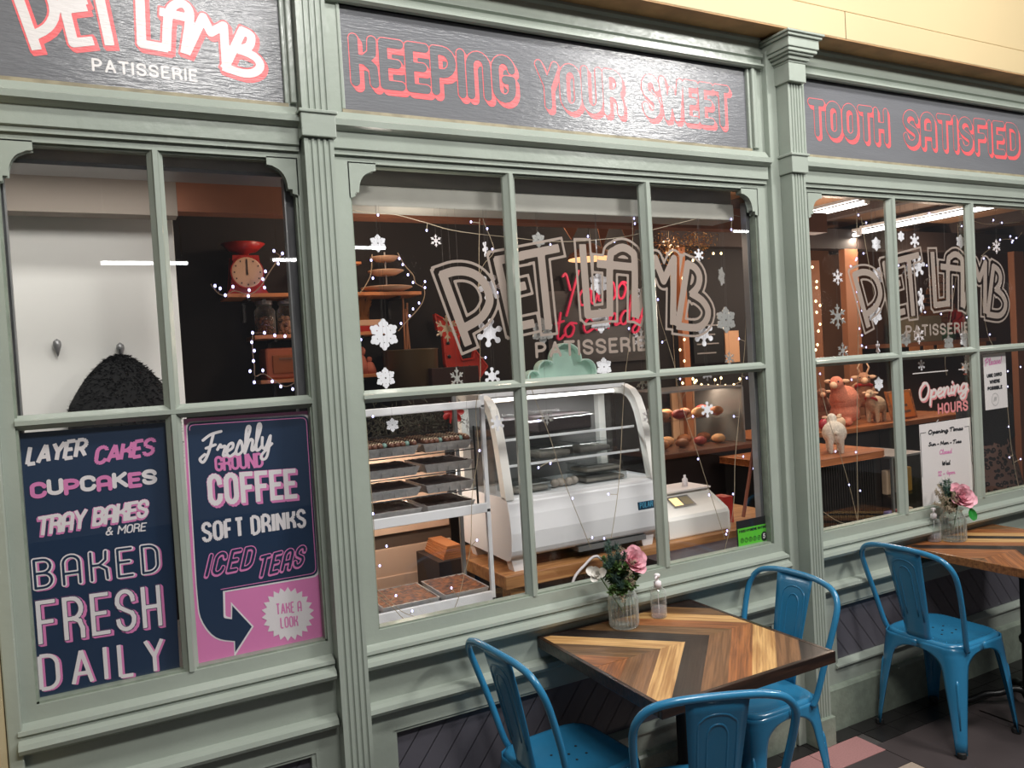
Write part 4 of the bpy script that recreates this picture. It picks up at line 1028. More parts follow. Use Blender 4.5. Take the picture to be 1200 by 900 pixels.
# coat and hooks on the white partition
for (px_, py_), lab in (((67, 405), 'small metal leaf-shaped hook, empty, on the white partition'), ((141, 409), 'small metal leaf-shaped hook holding up the black fluffy coat')):
    hx, hz = at(px_, py_, .485); t = thing('coat_hook', lab, 'hook', (hx, .5, hz))
    MB().lathe([(.001, -.036), (.007, -.018), (.013, .002), (.011, .014), (.001, .022)], (hx, .484, hz), 10).build('hook_body', METAL, t, smooth=True)
    MB().box(hx - .006, hx + .006, .486, .5, hz - .006, hz + .006).build('mount', METAL, t)
FUR = mat('black_fur', (.006, .006, .006), .9)
hx, hz = at(141, 416, .45); t = thing('fluffy_coat', 'black fluffy coat hanging from a hook on the white partition', 'coat', (hx, .45, .9))
def coat_r(z, a):
    f = (hz - z) / (hz - .95); w_ = .155 * min(1, (f * 5.2) ** .55) * (1 + .15 * f)
    return w_ * (1 + .05 * math.sin(3 * a + 7 * f) + .03 * math.sin(7 * a))
m = MB(); zs = [hz - (hz - .95) * (i / 30) ** 1.2 for i in range(31)]
for z in zs:
    for i in range(28):
        a = 2 * PI * i / 28; r_ = max(coat_r(z, a), .002); m.v.append((hx - .004 + r_ * math.cos(a) * (1 if math.cos(a) > 0 else 1.05), .425 + r_ * .36 * math.sin(a), z))
for j in range(30):
    for i in range(28): i2 = (i + 1) % 28; m.f.append((j * 28 + i, j * 28 + i2, (j + 1) * 28 + i2, (j + 1) * 28 + i))
m.build('coat_body', FUR, t, smooth=True)
m = MB()
for q in range(5200):
    z = hz - (hz - 1.2) * random.random() ** 1.3; a = random.uniform(-PI, PI); r_ = coat_r(z, a)
    p = Vector((hx - .004 + r_ * math.cos(a), .425 + r_ * .36 * math.sin(a), z)); d = Vector((math.cos(a), math.sin(a) * .8, random.uniform(-.6, .5))).normalized()
    e = p + d * random.uniform(.006, .016); sd = Vector((-math.sin(a), math.cos(a), random.uniform(-.5, .5))) * .004
    m.quad(p - sd, p + sd, e)
m.build('fur', FUR, t, kind='stuff')
MB().tube([(hx, .47, hz + .02), (hx, .46, hz - .01)], .002, 5).build('hanging_loop', FUR, t)

# ------------------------------------------------------------------ shelves on the dark wall
SHELFW = mat('orange_pine', s(206, 134, 84), .5, noise=.12, nscale=10, stretch=(.2, 1, 1))
def shelf(x0, x1, z, lab, y0=1.85, y1=2.1, th=.02):
    t = thing('wall_shelf', lab, 'shelf', ((x0 + x1) / 2, y1, z)); MB().box(x0, x1, y0, y1 - .001, z, z + th).build('plank', SHELFW, t, bevel=.002)
    for xx in (x0 + .12, x1 - .12): MB().box(xx - .008, xx + .008, y0 + .05, y1 - .001, z - .014, z).box(xx - .008, xx + .008, y1 - .014, y1 - .001, z - .12, z - .014).build('bracket', BLACK, t)
    return z + th
zs1 = shelf(.65, 1.735, 2.168, 'long pine wall shelf carrying the red kitchen scale and the cake stands')
zs2 = shelf(.775, 1.50, 1.945, 'pine wall shelf with glass jars, below the shelf of the red kitchen scale')
zs3 = shelf(.79, 1.50, 1.705, 'lowest pine wall shelf, with the bread bin')
zs0 = shelf(1.06, 1.40, 2.352 + .0, 'short top wall shelf above the red kitchen scale', 1.9, 2.1, .014)
def P(px_, py_, y): x_, z_ = at(px_, py_, y); return x_, z_
REDM = mat('red_enamel', s(170, 40, 36), .3)
CERA = mat('cream_ceramic', s(214, 178, 148), .35); CERD = mat('brown_ceramic', s(120, 82, 60), .4)
# kitchen scale
xc, _ = P(288, 330, 1.95); t = thing('kitchen_scale', 'red retro kitchen scale with round dial on the long wall shelf', 'scale', (xc, 1.95, zs1))
MB().prism([(xc - .10, zs1), (xc + .10, zs1), (xc + .08, zs1 + .03), (xc + .06, zs1 + .20), (xc - .06, zs1 + .20), (xc - .08, zs1 + .03)], 1.90, 2.02).build('scale_body', REDM, t, bevel=.008)
Mx = Matrix.Translation((xc, 1.895, zs1 + .115)) @ Matrix.Rotation(PI / 2, 4, 'X')
MB().lathe([(.001, 0), (.083, 0), (.083, .012), (.075, .014), (.001, .012)], (0, 0, 0), 32, M=Mx).build('dial', CERA, t)
MB().lathe([(.080, .013), (.086, .013), (.088, .004), (.086, -.004)], (0, 0, 0), 32, M=Mx, cap=False).build('dial_rim', REDM, t)
MB().box(xc - .003, xc + .003, 1.878, 1.880, zs1 + .10, zs1 + .18).build('pointer', INK, t)
for i in range(12):
    a = i * PI / 6; xx, zz = xc + .066 * math.sin(a), zs1 + .115 + .066 * math.cos(a)
    MB().box(xx - .003, xx + .003, 1.878, 1.880, zz - .004, zz + .004).build('dial_mark', INK, t)
MB().lathe([(.02, .20), (.03, .225), (.07, .235), (.115, .275), (.11, .277), (.065, .242), (.001, .238)], (xc, 1.96, zs1), 28).build('pan', REDM, t, smooth=True)
# framed card beside scale
xb_, _ = P(330, 310, 1.98); t = thing('picture_card', 'pale card with a dark figure, propped above the red kitchen scale', 'card', (xb_, 1.98, zs0)) if 0 else thing('picture_card', 'pale card with a dark figure on the short top shelf', 'card', (1.2, 1.98, zs0))
MB().box(1.13, 1.235, 1.975, 1.985, zs0, zs0 + .16).build('card', CERA, t); ink([(1.17, zs0 + .03, 1.18, zs0 + .09), (1.18, zs0 + .09, 1.20, zs0 + .12)], plane_T(1.973), .016, h=.004).build('printed_figure', INK, t)
# jars
def jar(px_, lab, fill, z0, r_=.055, h_=.17, y=1.97):
    xj, _ = P(px_, 380, y); t = thing('glass_jar', lab, 'jar', (xj, y, z0))
    MB().lathe([(.001, 0), (r_, 0), (r_, h_ * .8), (r_ * .75, h_ * .9), (r_ * .75, h_)], (xj, y, z0 + .0005), 20).build('jar_body', GLASS2, t, smooth=True)
    MB().lathe([(.001, h_), (r_ * .85, h_), (r_ * .85, h_ + .02), (.012, h_ + .025), (.014, h_ + .045), (.001, h_ + .05)], (xj, y, z0), 16).build('lid', METAL, t)
    m = MB()
    for i in range(90):
        a = random.uniform(0, 2 * PI); q = (r_ - .012) * math.sqrt(random.random()); m.ball((xj + q * math.cos(a), y + q * math.sin(a), z0 + .01 + h_ * .55 * random.random()), .010, 5)
    m.build('sweets', fill, t, kind='stuff'); return t
jar(311, 'glass jar of brown sweets, left one on the shelf below the scale', mat('brown_sweets', s(110, 66, 44), .5), zs2)
jar(337, 'glass jar of pale sweets, right one on the shelf below the scale', mat('pale_sweets', s(205, 160, 130), .5), zs2)
# bread bin
xb_, _ = P(335, 425, 1.95); t = thing('bread_bin', 'orange-brown wooden bread bin on the lowest wall shelf', 'bin', (xb_, 1.95, zs3))
MB().box(xb_ - .12, xb_ + .13, 1.88, 2.07, zs3, zs3 + .17).build('bin_body', mat('copper_wood', s(176, 92, 56), .5), t, bevel=.012)
MB().box(xb_ - .085, xb_ + .11, 1.874, 1.88, zs3 + .03, zs3 + .13).build('front_panel', mat('amber_panel', s(150, 78, 26), .4), t, bevel=.003); MB().box(xb_ - .05, xb_ + .07, 1.868, 1.876, zs3 + .105, zs3 + .115).build('handle', CERD, t)
# tiered cake stand
xs_, _ = P(452, 320, 1.95); t = thing('cake_stand', 'three-tier stand of pale plates at the right end of the long wall shelf', 'cake stand', (xs_, 1.95, zs1))
MB().tube([(xs_, 1.95, zs1), (xs_, 1.95, zs1 + .24)], .005, 8).build('stem', METAL, t)
for r_, dz in ((.15, .008), (.105, .105), (.085, .185)):
    MB().lathe([(.001, dz), (r_ * .6, dz), (r_, dz + .022), (r_, dz + .026), (r_ * .6, dz + .006), (.001, dz + .006)], (xs_, 1.95, zs1), 32).build('plate', CERA, t, smooth=True)
# books and figures on lower shelves (seen at the left of the middle window)
for i, (c_, lab) in enumerate(((REDM, 'red book lying in the short stack on the shelf under the cake stand'), (CERA, 'cream book on top of the red one, under the straw bundle'))):
    xk, _ = P(428, 392, 1.95); b = MB().box(xk - .10, xk + .11 - .01 * i, 1.89, 2.06, zs2 + .034 * i + .0005, zs2 + .034 * (i + 1)).build('book', c_, bevel=.003); tag(b, lab, 'book')
xk, _ = P(424, 362, 1.95); t = thing('straw_bundle', 'bundle of golden straw on the stacked books', 'decoration', (xk, 1.95, zs2 + .068)); m = MB(); STRAW = mat('straw', s(170, 122, 74), .8)
for i in range(160):
    a = random.uniform(0, 2 * PI); q = .05 * random.random(); e = .085 * random.random(); m.tube([(xk + q * math.cos(a), 1.97 + q * .5 * math.sin(a), zs2 + .068), (xk + e * math.cos(a + .4), 1.97 + e * .6 * math.sin(a + .4), zs2 + .068 + random.uniform(.09, .16))], .002, 3)
m.build('straw', STRAW, t, kind='stuff')
PINKC = mat('dusty_pink', s(190, 112, 92), .7)
for (px_, hh, lab) in ((424, .16, 'dusty pink figurine on the lowest shelf, nearest the window frame'), (433, .10, 'shorter dusty pink figurine beside the taller one on the lowest shelf')):
    xk, _ = P(px_, 425, 1.93); t = thing('figurine', lab, 'figurine', (xk, 1.93, zs3))
    MB().lathe([(.001, 0), (.038, 0), (.034, hh * .3), (.022, hh * .6), (.012, hh * .68), (.001, hh * .7)], (xk, 1.93, zs3), 14).build('figure_body', PINKC, t, smooth=True); MB().ball((xk, 1.93, zs3 + hh * .82), hh * .17, 10).build('head', PINKC, t, smooth=True)
# low dark cabinet with pot, box, arrow sign
zc_ = 1.60
t = thing('dark_cabinet', 'tall dark cabinet under the pot and the red arrow', 'cabinet', (1.9, 1.9, 0)); MB().box(1.52, 2.5, 1.72, 2.09, 0, zc_).build('cabinet_body', mat('dark_cabinet_wood', s(36, 26, 24), .6), t, bevel=.004)
MB().box(2.0, 2.005, 1.715, 1.72, .08, zc_ - .05).build('door_gap', BLACK, t)
xk, _ = P(474, 420, 1.95); t = thing('stock_pot', 'brown round pot with sticks standing in it, left of the red arrow', 'pot', (xk + .03, 1.95, zc_)); xk += .03
MB().lathe([(.001, .0), (.150, 0), (.158, .01), (.162, .245), (.168, .25), (.160, .252), (.150, .24), (.145, .01), (.001, .006)], (xk, 1.93, zc_), 32).build('pot_body', mat('olive_brown_enamel', s(92, 78, 54), .4), t, smooth=True)
for a, b in (((472, 345), .02), ((484, 408), -.02)):
    pass
for si_, ((x0_, y0_), (x1_, y1_)) in enumerate((((472, 349), (474, 408)), ((477, 355), (474, 405)), ((475, 362), (482, 408)))):
    a_ = at(x0_, y0_, 1.93); b_ = at(x1_, y1_, 1.93); sk = MB().tube([(a_[0], 1.93, a_[1]), (b_[0], 1.93, zc_ + .02)], .006, 6).build('wooden_stick', mat('stick_wood', s(160, 110, 76), .6)); tag(sk, ['tallest thin stick standing in the brown pot, leftmost', 'thin stick in the brown pot, between its two neighbours', 'shortest, most slanting stick in the brown pot'][si_], 'stick', 'sticks in the brown pot')
bx = MB().box(1.72, 2.02, 1.735, 1.80, zc_ + .0, zc_ + .135).build('dark_box', mat('maroon_box', s(52, 30, 28), .5), bevel=.004); tag(bx, 'dark maroon box in front of the brown pot', 'box')
pts = [(580, 290), (600, 400), (640, 450), (655, 640), (680, 700), (730, 720), (830, 735), (850, 800), (948, 655), (860, 540), (850, 600), (770, 612), (758, 585), (745, 450), (780, 400), (735, 335), (690, 352)]
pp = [at(410 + a / 6, 320 + b / 6, 2.03) for a, b in pts]; dz_ = zc_ - min(p[1] for p in pp) + .0005; pp = [(a, b + dz_) for a, b in pp]
t = thing('arrow_sign', 'red bent arrow sign with bulb holes, leaning on the dark wall', 'sign', (pp[4][0], 2.03, zc_)); ARW = mat('arrow_red', s(196, 52, 36), .5); b = MB().prism(pp, 2.0, 2.03); b.build('arrow_plate', ARW, t)
m = MB(); n_ = len(pp)
for a_, b_ in zip(pp, pp[1:] + pp[:1]): MB().tube([(a_[0], 1.99, a_[1]), (b_[0], 1.99, b_[1])], .006, 6).build('rim', ARW, t)
for (a, b) in ((606, 340), (615, 405), (688, 490), (697, 585), (757, 665), (840, 660), (845, 730), (835, 590)):
    q = at(410 + a / 6, 320 + b / 6, 2.0); Mx = Matrix.Translation((q[0], 1.999, q[1] + dz_)) @ Matrix.Rotation(PI / 2, 4, 'X'); MB().lathe([(.010, 0), (.012, .004), (.006, .006)], (0, 0, 0), 10, M=Mx).build('bulb_socket', BLACK, t)
# neon script
NEON = emis('neon_pink', s(215, 30, 82), 0.16)
t = thing('neon_sign', 'pink script neon lettering on the dark back wall behind the shop name', 'sign', (3.1, 2.08, 1.85))
MB().box(at(640, 360, 2.09)[0], at(768, 360, 2.09)[0], 2.085, 2.099, 1.70, 2.20).build('back_panel', mat('neon_panel', s(62, 58, 58), .4, noise=.4, nscale=2, stretch=(1, 1, 12)), t)
for tx, a_, b_, hh in (('You so', (657, 364), (735, 350), 44), ('!', (742, 350), (746, 348), 44), ('to candy', (650, 400), (754, 376), 36)):
    s_, H, _ = word(tx, a_, b_, hh, 2.07, SCR, .02, .25, .1, rr=.0075); ink(s_, plane_T(2.06), .0075, h=.004, thick=.012).build('neon_tube', NEON, t)
# pendant lamps
def pendant(px_, py_, y, r_, lab, zc=2.75):
    x_, z_ = at(px_, py_, y); t = thing('pendant_lamp', lab, 'lamp', (x_, y, zc))
    MB().lathe([(r_, 0), (r_ * .9, .03), (r_ * .4, .07), (.02, .09), (.001, .09)], (x_, y, z_), 28).build('lamp_shade', mat('copper_shade', s(120, 80, 56), .4), t, smooth=True)
    MB().lathe([(.001, -.006), (r_ * .96, -.006), (r_ * .96, -.001), (.001, -.001)], (x_, y, z_), 28).build('lamp_glow', LAMPG, t); MB().tube([(x_, y, z_ + .08), (x_, y, zc)], .004, 6).build('cord', BLACK, t)
LAMPG = emis('lamp_glow', (1.0, .55, .25), 1.4)
pendant(692, 303, 1.5, .14, 'copper pendant lamp seen behind the letters of the shop name')
pendant(827, 257, 1.5, .08, 'small copper pendant lamp near the right end of the middle window')
x_, z_ = at(445, 248, 1.0); t = thing('strip_lamp', 'short warm strip lamp under the shutter at the left of the middle window', 'lamp', (x_, 1.0, z_)); MB().box(x_ - .11, x_ + .13, .99, 1.01, z_ - .006, z_ + .004).build('lamp_glow', LAMPG, t); MB().box(x_ - .12, x_ + .14, .985, 1.015, z_ + .004, z_ + .02).build('housing', METAL, t); MB().tube([(x_, 1, z_ + .02), (x_, 1, 2.75)], .004, 6).build('hanging_rod', METAL, t)
# bunting of brown pennants
BUNT = mat('brown_bunting', s(150, 96, 66), .8)
t = thing('bunting', 'string of brown triangular pennants under the shutter box of the middle window', 'bunting', (2.0, .9, 2.5))
for i, (pa, pb, pc, ty, tip) in enumerate(((650, 686, 670, 250, 281), (697, 718, 706, 252, 292), (722, 750, 738, 252, 290), (616, 636, 622, 250, 265))):
    MB().prism([at(pa, ty, .9), at(pb, ty, .9), at(pc, tip, .9)], .9, .903).build('pennant', BUNT, t)
ba, bb = at(600, 249, .9), at(760, 251, .9); MB().tube([(ba[0], .9, 2.75), (ba[0], .9, ba[1]), (bb[0], .9, bb[1]), (bb[0], .9, 2.75)], .003, 5).build('cord', BUNT, t)

# ------------------------------------------------------------------ rack with trays
t = thing('metal_rack', 'white metal rack of trays in the middle window', 'rack', (1.03, .28, 0))
rx0, rx1, ry0, ry1 = .795, 1.278, .15, .42
for (a, b) in ((rx0, ry0), (rx1 - .016, ry0), (rx0, ry1 - .016), (rx1 - .016 - .0, ry1 - .016)): MB().box(a, a + .016, b, b + .016, .0, 1.632).build('post', WHITEM if b == ry0 else METAL, t, bevel=.002)
for z, th, lb in ((1.585, .028, 1), (1.195, .035, 1), (.86, .04, 1), (.4, .03, 1)): MB().box(rx0, rx1, ry0 + .0, ry1, z, z + th * .4).box(rx0 + .014, rx1 - .014, ry0 - .002, ry0 + .012, z, z + th).build('shelf', WHITEM, t, bevel=.002)
CAKE = mat('dark_cake', s(52, 28, 18), .9, noise=.5, nscale=50, bump=.5, bscale=120); BAKE = mat('golden_bake', s(150, 84, 34), .6, noise=.7, nscale=45, bump=.6, bscale=90, col2=s(58, 22, 10))
def tray(x0, x1, y0, y1, z, cake, lab, group, h_=.032, fl=.012, mt=FOIL):
    t = thing('foil_tray', lab, 'tray', ((x0 + x1) / 2, (y0 + y1) / 2, z), group=group); m = MB(); e = .0015
    ro = [(x0, y0), (x1, y0), (x1, y1), (x0, y1)]; rb = [(x0 + fl, y0 + fl), (x1 - fl, y0 + fl), (x1 - fl, y1 - fl), (x0 + fl, y1 - fl)]; ri = [(x0 + .004, y0 + .004), (x1 - .004, y0 + .004), (x1 - .004, y1 - .004), (x0 + .004, y1 - .004)]
    b = len(m.v); m.v += [(a, c, z) for a, c in rb] + [(a, c, z + h_) for a, c in ro] + [(a, c, z + h_) for a, c in ri] + [(a, c, z + .002) for a, c in [(p + (.002 if p < (x0 + x1) / 2 else -.002), q) for p, q in rb]]
    for k_ in range(3):
        for i in range(4): j = (i + 1) % 4; m.f.append((b + 4 * k_ + i, b + 4 * k_ + j, b + 4 * k_ + 4 + j, b + 4 * k_ + 4 + i))
    m.f.append((b, b + 3, b + 2, b + 1)); m.f.append((b + 12, b + 13, b + 14, b + 15)); m.build('tray_body', mt, t)
    for i in range(1, 4): xx = x0 + fl + (x1 - x0 - 2 * fl) * i / 4; MB().box(xx - .001, xx + .001, y0 + .004, y0 + fl, z + .004, z + h_ - .004).build('crease', mt, t)
    if cake:
        nx, ny = 14, 12; m = MB(); zz = z + h_ - .004
        for j in range(ny + 1):
            for i in range(nx + 1): m.v.append((x0 + .007 + (x1 - x0 - .014) * i / nx, y0 + .007 + (y1 - y0 - .014) * j / ny, zz + random.uniform(0, .006)))
        for j in range(ny):
            for i in range(nx): q = j * (nx + 1) + i; m.f.append((q, q + 1, q + nx + 2, q + nx + 1))
        m.build('cake', cake, t, smooth=True)
    return t
ROLL = mat('chocolate_roll', s(96, 56, 38), .5); DRIZ = mat('icing_drizzle', s(220, 200, 170), .5); GTOP = mat('mint_topping', s(120, 150, 140), .5)
tr = thing('cooling_rack', 'dark wire tier holding four pairs of foil trays on the white rack', 'rack', (1.02, .28, 1.209))
for (a, b) in ((.815, .165), (1.235, .165), (.815, .405), (1.235, .40)): MB().tube([(a, b, 1.209), (a, b, 1.52)], .004, 6).build('upright', BLACK, tr)
LZ = [1.213, 1.288, 1.363, 1.438]
for i, z in enumerate(LZ[1:]):
    for yy in (.17, .28, .395): MB().tube([(.815, yy, z - .004), (1.238, yy, z - .004)], .0025, 5).build('wire', BLACK, tr)
wl = ['lowest', 'second lowest', 'second highest', 'topmost']
for i, z in enumerate(LZ):
    for sd, (xa, xb) in (('left', (.822, 1.018)), ('right', (1.036, 1.228))):
        top = i == 3
        tt = tray(xa, xb, .172, .39, z, CAKE, f'{wl[i]} foil tray on the {sd} of the wire tier, ' + ('full of drizzled chocolate rolls' if top else 'with dark cake'), 'foil trays of cake on the wire tier')
        if top:
            for k_ in range(9):
                xx = xa + .014 + (xb - xa - .028) * k_ / 8; 
                if k_ % 4 == 3: MB().ball((xx, .2, z + .038), .011, 8).build('mint_piece', GTOP, tt, smooth=True); continue
                r1 = MB().tube([(xx, .178, z + .038), (xx, .37, z + .04)], .010, 8).build('chocolate_roll', ROLL, tt, smooth=True)
                m = MB()
                for j in range(7): yy = .182 + j * .026; m.tube([(xx - .008, yy, z + .045), (xx, yy + .006, z + .0515), (xx + .008, yy, z + .045)], .0018, 4)
                m.build('icing_drizzle', DRIZ, r1, kind='stuff')
zl = .8765
tray(.845, 1.062, .17, .405, zl, BAKE, 'foil tray of golden flapjack at the left of the lower white shelf', 'foil trays of flapjack', .036)
tray(1.082, 1.262, .17, .41, zl, BAKE, 'foil tray of golden flapjack at the right of the lower white shelf', 'foil trays of flapjack', .036)
# greenery and red poinsettia behind the rack
t = thing('greenery', 'dark garland with a red flower behind the top of the white rack', 'garland', (1.15, .62, 1.45)); m = MB()
for i in range(700):
    c_ = Vector((random.uniform(.85, 1.36), random.uniform(.56, .66), random.gauss(1.52, .035))); v = Vector((random.gauss(0, 1), random.gauss(0, 1), random.gauss(0, 1))).normalized() * .035; m.tube([tuple(c_), tuple(c_ + v)], .0016, 3)
m.build('needles', mat('garland_dark', s(56, 54, 40), .8), t, kind='stuff'); MB().box(.84, 1.36, .60, .62, 1.46, 1.475).build('garland_stem', BLACK, t)
for i in range(7):
    a = i * 2 * PI / 7; M = Matrix.Translation((1.32, .55, 1.55)) @ Vector((math.cos(a), -.3, math.sin(a))).to_track_quat('X', 'Y').to_matrix().to_4x4(); MB()._petal(M, .05, .03, .1).build('petal', REDM, t, smooth=True)
MB().box(.80, 1.38, .56, .66, 1.43, 1.455).build('ledge', SHELFW, t)
# cream cabinets behind the rack
CRM = mat('cream_cupboard', s(222, 188, 162), .5)
t = thing('cream_cupboard', 'cream cupboard with a black upright handle behind the white rack', 'cupboard', (1.1, 1.0, 0))
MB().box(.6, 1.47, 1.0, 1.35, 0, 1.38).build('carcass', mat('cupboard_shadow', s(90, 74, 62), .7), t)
MB().box(.62, 1.455, .978, .999, .99, 1.37).build('drawer_front', CRM, t, bevel=.003)
d = MB().box(.62, 1.46, .978, .999, .30, .925).build('door', CRM, t, bevel=.003); MB().box(.70, 1.33, .972, .98, .38, .80).build('door_panel', CRM, d, bevel=.004); MB().box(1.405, 1.425, .950, .968, .62, .87).box(1.408, 1.422, .96, .98, .64, .66).box(1.408, 1.422, .96, .98, .83, .85).build('handle', BLACK, d)
bk = thing('cardboard_sheet', 'stack of small cardboard sheets left of the wooden counter', 'cardboard', (1.46, .86, .86))
for i in range(6): MB().box(1.30 + .004 * i, 1.385, .70, .92, .90 + .010 * i, .908 + .010 * i).build('card', SHELFW, bk)
MB().box(1.27, 1.386, .68, .95, 0, .899).build('stand', mat('dark_stand', s(60, 44, 36), .7), bk)

# ------------------------------------------------------------------ counter and display fridge
CW = wood('counter_oak', s(188, 138, 88), s(150, 100, 60), 2, .45)
t = thing('wooden_counter', 'thick oak counter under the white display fridge', 'counter', (2.1, .6, 0))
MB().box(1.39, 3.05, .285, .90, .845, .90).build('worktop', CW, t, bevel=.004)
for xx in (1.42, 2.2, 2.96): MB().box(xx, xx + .07, .31, .38, 0, .845).build('leg', CW, t); MB().box(xx, xx + .07, .80, .87, 0, .845).build('leg', CW, t)
MB().box(1.39, 3.05, .70, .88, .25, .28).build('lower_shelf', CW, t)
t = thing('display_fridge', 'white countertop display fridge with curved glass front', 'fridge', (1.8, .5, .9))
prof = [(.295, .99), (.288, 1.06), (.295, 1.13), (.309, 1.194), (.339, 1.344), (.358, 1.43), (.378, 1.50), (.405, 1.555), (.443, 1.592), (.506, 1.614), (.75, 1.618), (.75, .965), (.33, .955), (.305, .965)]
for xa, xb in ((1.425, 1.462), (2.153, 2.19)):
    inner = [(.75 - .0, .965)]
    m = MB(); out_ = prof[3:11]; 
    inn = [(.352, 1.20), (.382, 1.345), (.40, 1.43), (.418, 1.488), (.44, 1.53), (.468, 1.558), (.51, 1.572), (.70, 1.575)]
    for i in range(7): m.prism([out_[i], out_[i + 1], inn[i + 1], inn[i]], xa, xb, 'x')
    m.prism([(.70, 1.19), (.75, 1.19), (.75, 1.618), (.70, 1.59)], xa, xb, 'x'); m.build('side_frame', WHITEP, t)
body = [(.295, .99), (.288, 1.06), (.295, 1.13), (.309, 1.185), (.33, 1.195), (.75, 1.195), (.75, .965), (.33, .955), (.305, .965)]
MB().prism(body, 1.425, 2.19, 'x').build('fridge_body', WHITEM, t, bevel=.008)
MB().box(1.44, 2.175, .50, .75, 1.60, 1.625).build('top_panel', WHITEM, t, bevel=.003); MB().box(1.46, 2.155, .735, .75, 1.19, 1.61).build('back_panel', mat('fridge_back', s(120, 118, 116), .3), t)
gp = [(.333, 1.205), (.363, 1.345), (.381, 1.43), (.40, 1.495), (.425, 1.548), (.457, 1.58), (.506, 1.595)]
m = MB(); b = 0
for y_, z_ in gp: m.v += [(1.462, y_, z_), (2.153, y_, z_)]
for i in range(len(gp) - 1): m.f.append((2 * i, 2 * i + 1, 2 * i + 3, 2 * i + 2))
m.build('curved_glass', GLASS3, t, smooth=True)
for xx in (1.426, 2.189): MB().box(xx - .001, xx + .001, .40, .72, 1.21, 1.57).build('side_glass', GLASS3, t)
for z_, y0_ in ((1.42, .42), (1.315, .39)): MB().box(1.465, 2.15, y0_, .72, z_, z_ + .006).build('glass_shelf', GLASS3, t); MB().box(1.465, 2.15, y0_ - .003, y0_ + .003, z_ - .002, z_ + .008).build('shelf_edge', WHITEM, t)
for xx in (1.455, 2.10):
    for yy in (.33, .68): MB().prism([(xx, .90), (xx + .05, .90), (xx + .065, .96), (xx - .015, .96)], yy, yy + .05).build('foot', WHITEM, t)
MB().box(1.75, 2.1, .305, .6, .935, .956).build('vent_grille', METAL, t)
MB().tube([(1.47, .55, 1.585), (2.14, .55, 1.585)], .008, 8).build('tube_light', emis('fridge_tube', (1, .97, .92), 3.0), t)
xl, zl_ = at(747, 598, .296); xr_, zt_ = at(768, 585, .296); nm = MB().box(xl, xr_, .289, .296, zl_, zt_).build('name_badge', mat('badge_blue', s(24, 60, 84), .4), t)
s_, H, _ = word('POLaR', (750, 596), (765, 593), 7, .288, G, .3, rr=.0016); ink(s_, plane_T(.288), .0016, h=.0012).build('lettering', mat('badge_text', s(90, 170, 205), .4), nm)
l = bpy.data.lights.new('fridge_light', 'AREA'); l.shape = 'RECTANGLE'; l.size = .65; l.size_y = .03; l.energy = 2.2; o = bpy.data.objects.new('fridge_light', l); COL.objects.link(o); o.location = (1.8, .55, 1.57)
point('shop_and_fill_lamp', (1.12, .70, 1.25), 4.5, (1, .86, .72), .03)  # added fill behind the rack, brightens the cream cupboard
point('shop_and_fill_lamp', (1.0, .11, 2.1), 3.5, (1, .9, .8), .05)  # added fill between glass and rack, makes the rack whiter
# things chilled in the fridge
BOXG = glass('clear_tub', (.78, .80, .80), 1.5, .15)
def tub(x0, x1, y0, z, h_, lab, fm):
    t = thing('clear_tub', lab, 'tub', ((x0 + x1) / 2, y0, z), group='tubs in the display fridge'); MB().box(x0, x1, y0, y0 + .16, z, z + h_).build('tub', BOXG, t, bevel=.006); MB().box(x0 + .008, x1 - .008, y0 + .008, y0 + .15, z + .004, z + h_ * .6).build('cake', fm, t, bevel=.01); MB().box(x0 - .003, x1 + .003, y0 - .003, y0 + .163, z + h_, z + h_ + .005).build('lid', WHITEM if 0 else BOXG, t)
pale = mat('pale_cake', s(170, 160, 150), .7, noise=.3, nscale=30); dk = mat('dark_sponge', s(44, 34, 34), .7)
tub(1.66, 1.83, .43, 1.322, .05, 'left clear tub on the lower glass shelf of the fridge', pale); tub(1.86, 2.04, .43, 1.322, .05, 'right clear tub on the lower glass shelf of the fridge', pale)
tub(1.86, 2.08, .39, 1.197, .035, 'wide clear tub on the floor of the fridge, at its right', pale); tub(1.87, 2.07, .40, 1.238, .035, 'clear tub stacked on the wide one in the fridge', pale); tub(1.50, 1.68, .38, 1.197, .04, 'clear tub on the floor of the fridge, at its left', pale)
for xa, xb, lab in ((1.50, 1.64, 'left'), (1.70, 1.98, 'long middle')): bx = MB().box(xa, xb, .50, .68, 1.4265, 1.50).build('cake_box', dk, bevel=.01); tag(bx, f'{lab} dark cake box on the top glass shelf of the fridge', 'box')
for i in range(4):
    bg = MB().ball((1.72 + .035 * i, .42 + .012 * (i % 2), 1.217), .02, 8, (1, 1, .9)).build('wrapped_bun', pale, smooth=True); tag(bg, ['pale wrapped bun furthest left of the four on the fridge floor', 'second pale wrapped bun from the left on the fridge floor', 'third pale wrapped bun from the left on the fridge floor', 'pale wrapped bun furthest right of the four on the fridge floor'][i], 'bun', 'wrapped buns in the fridge')
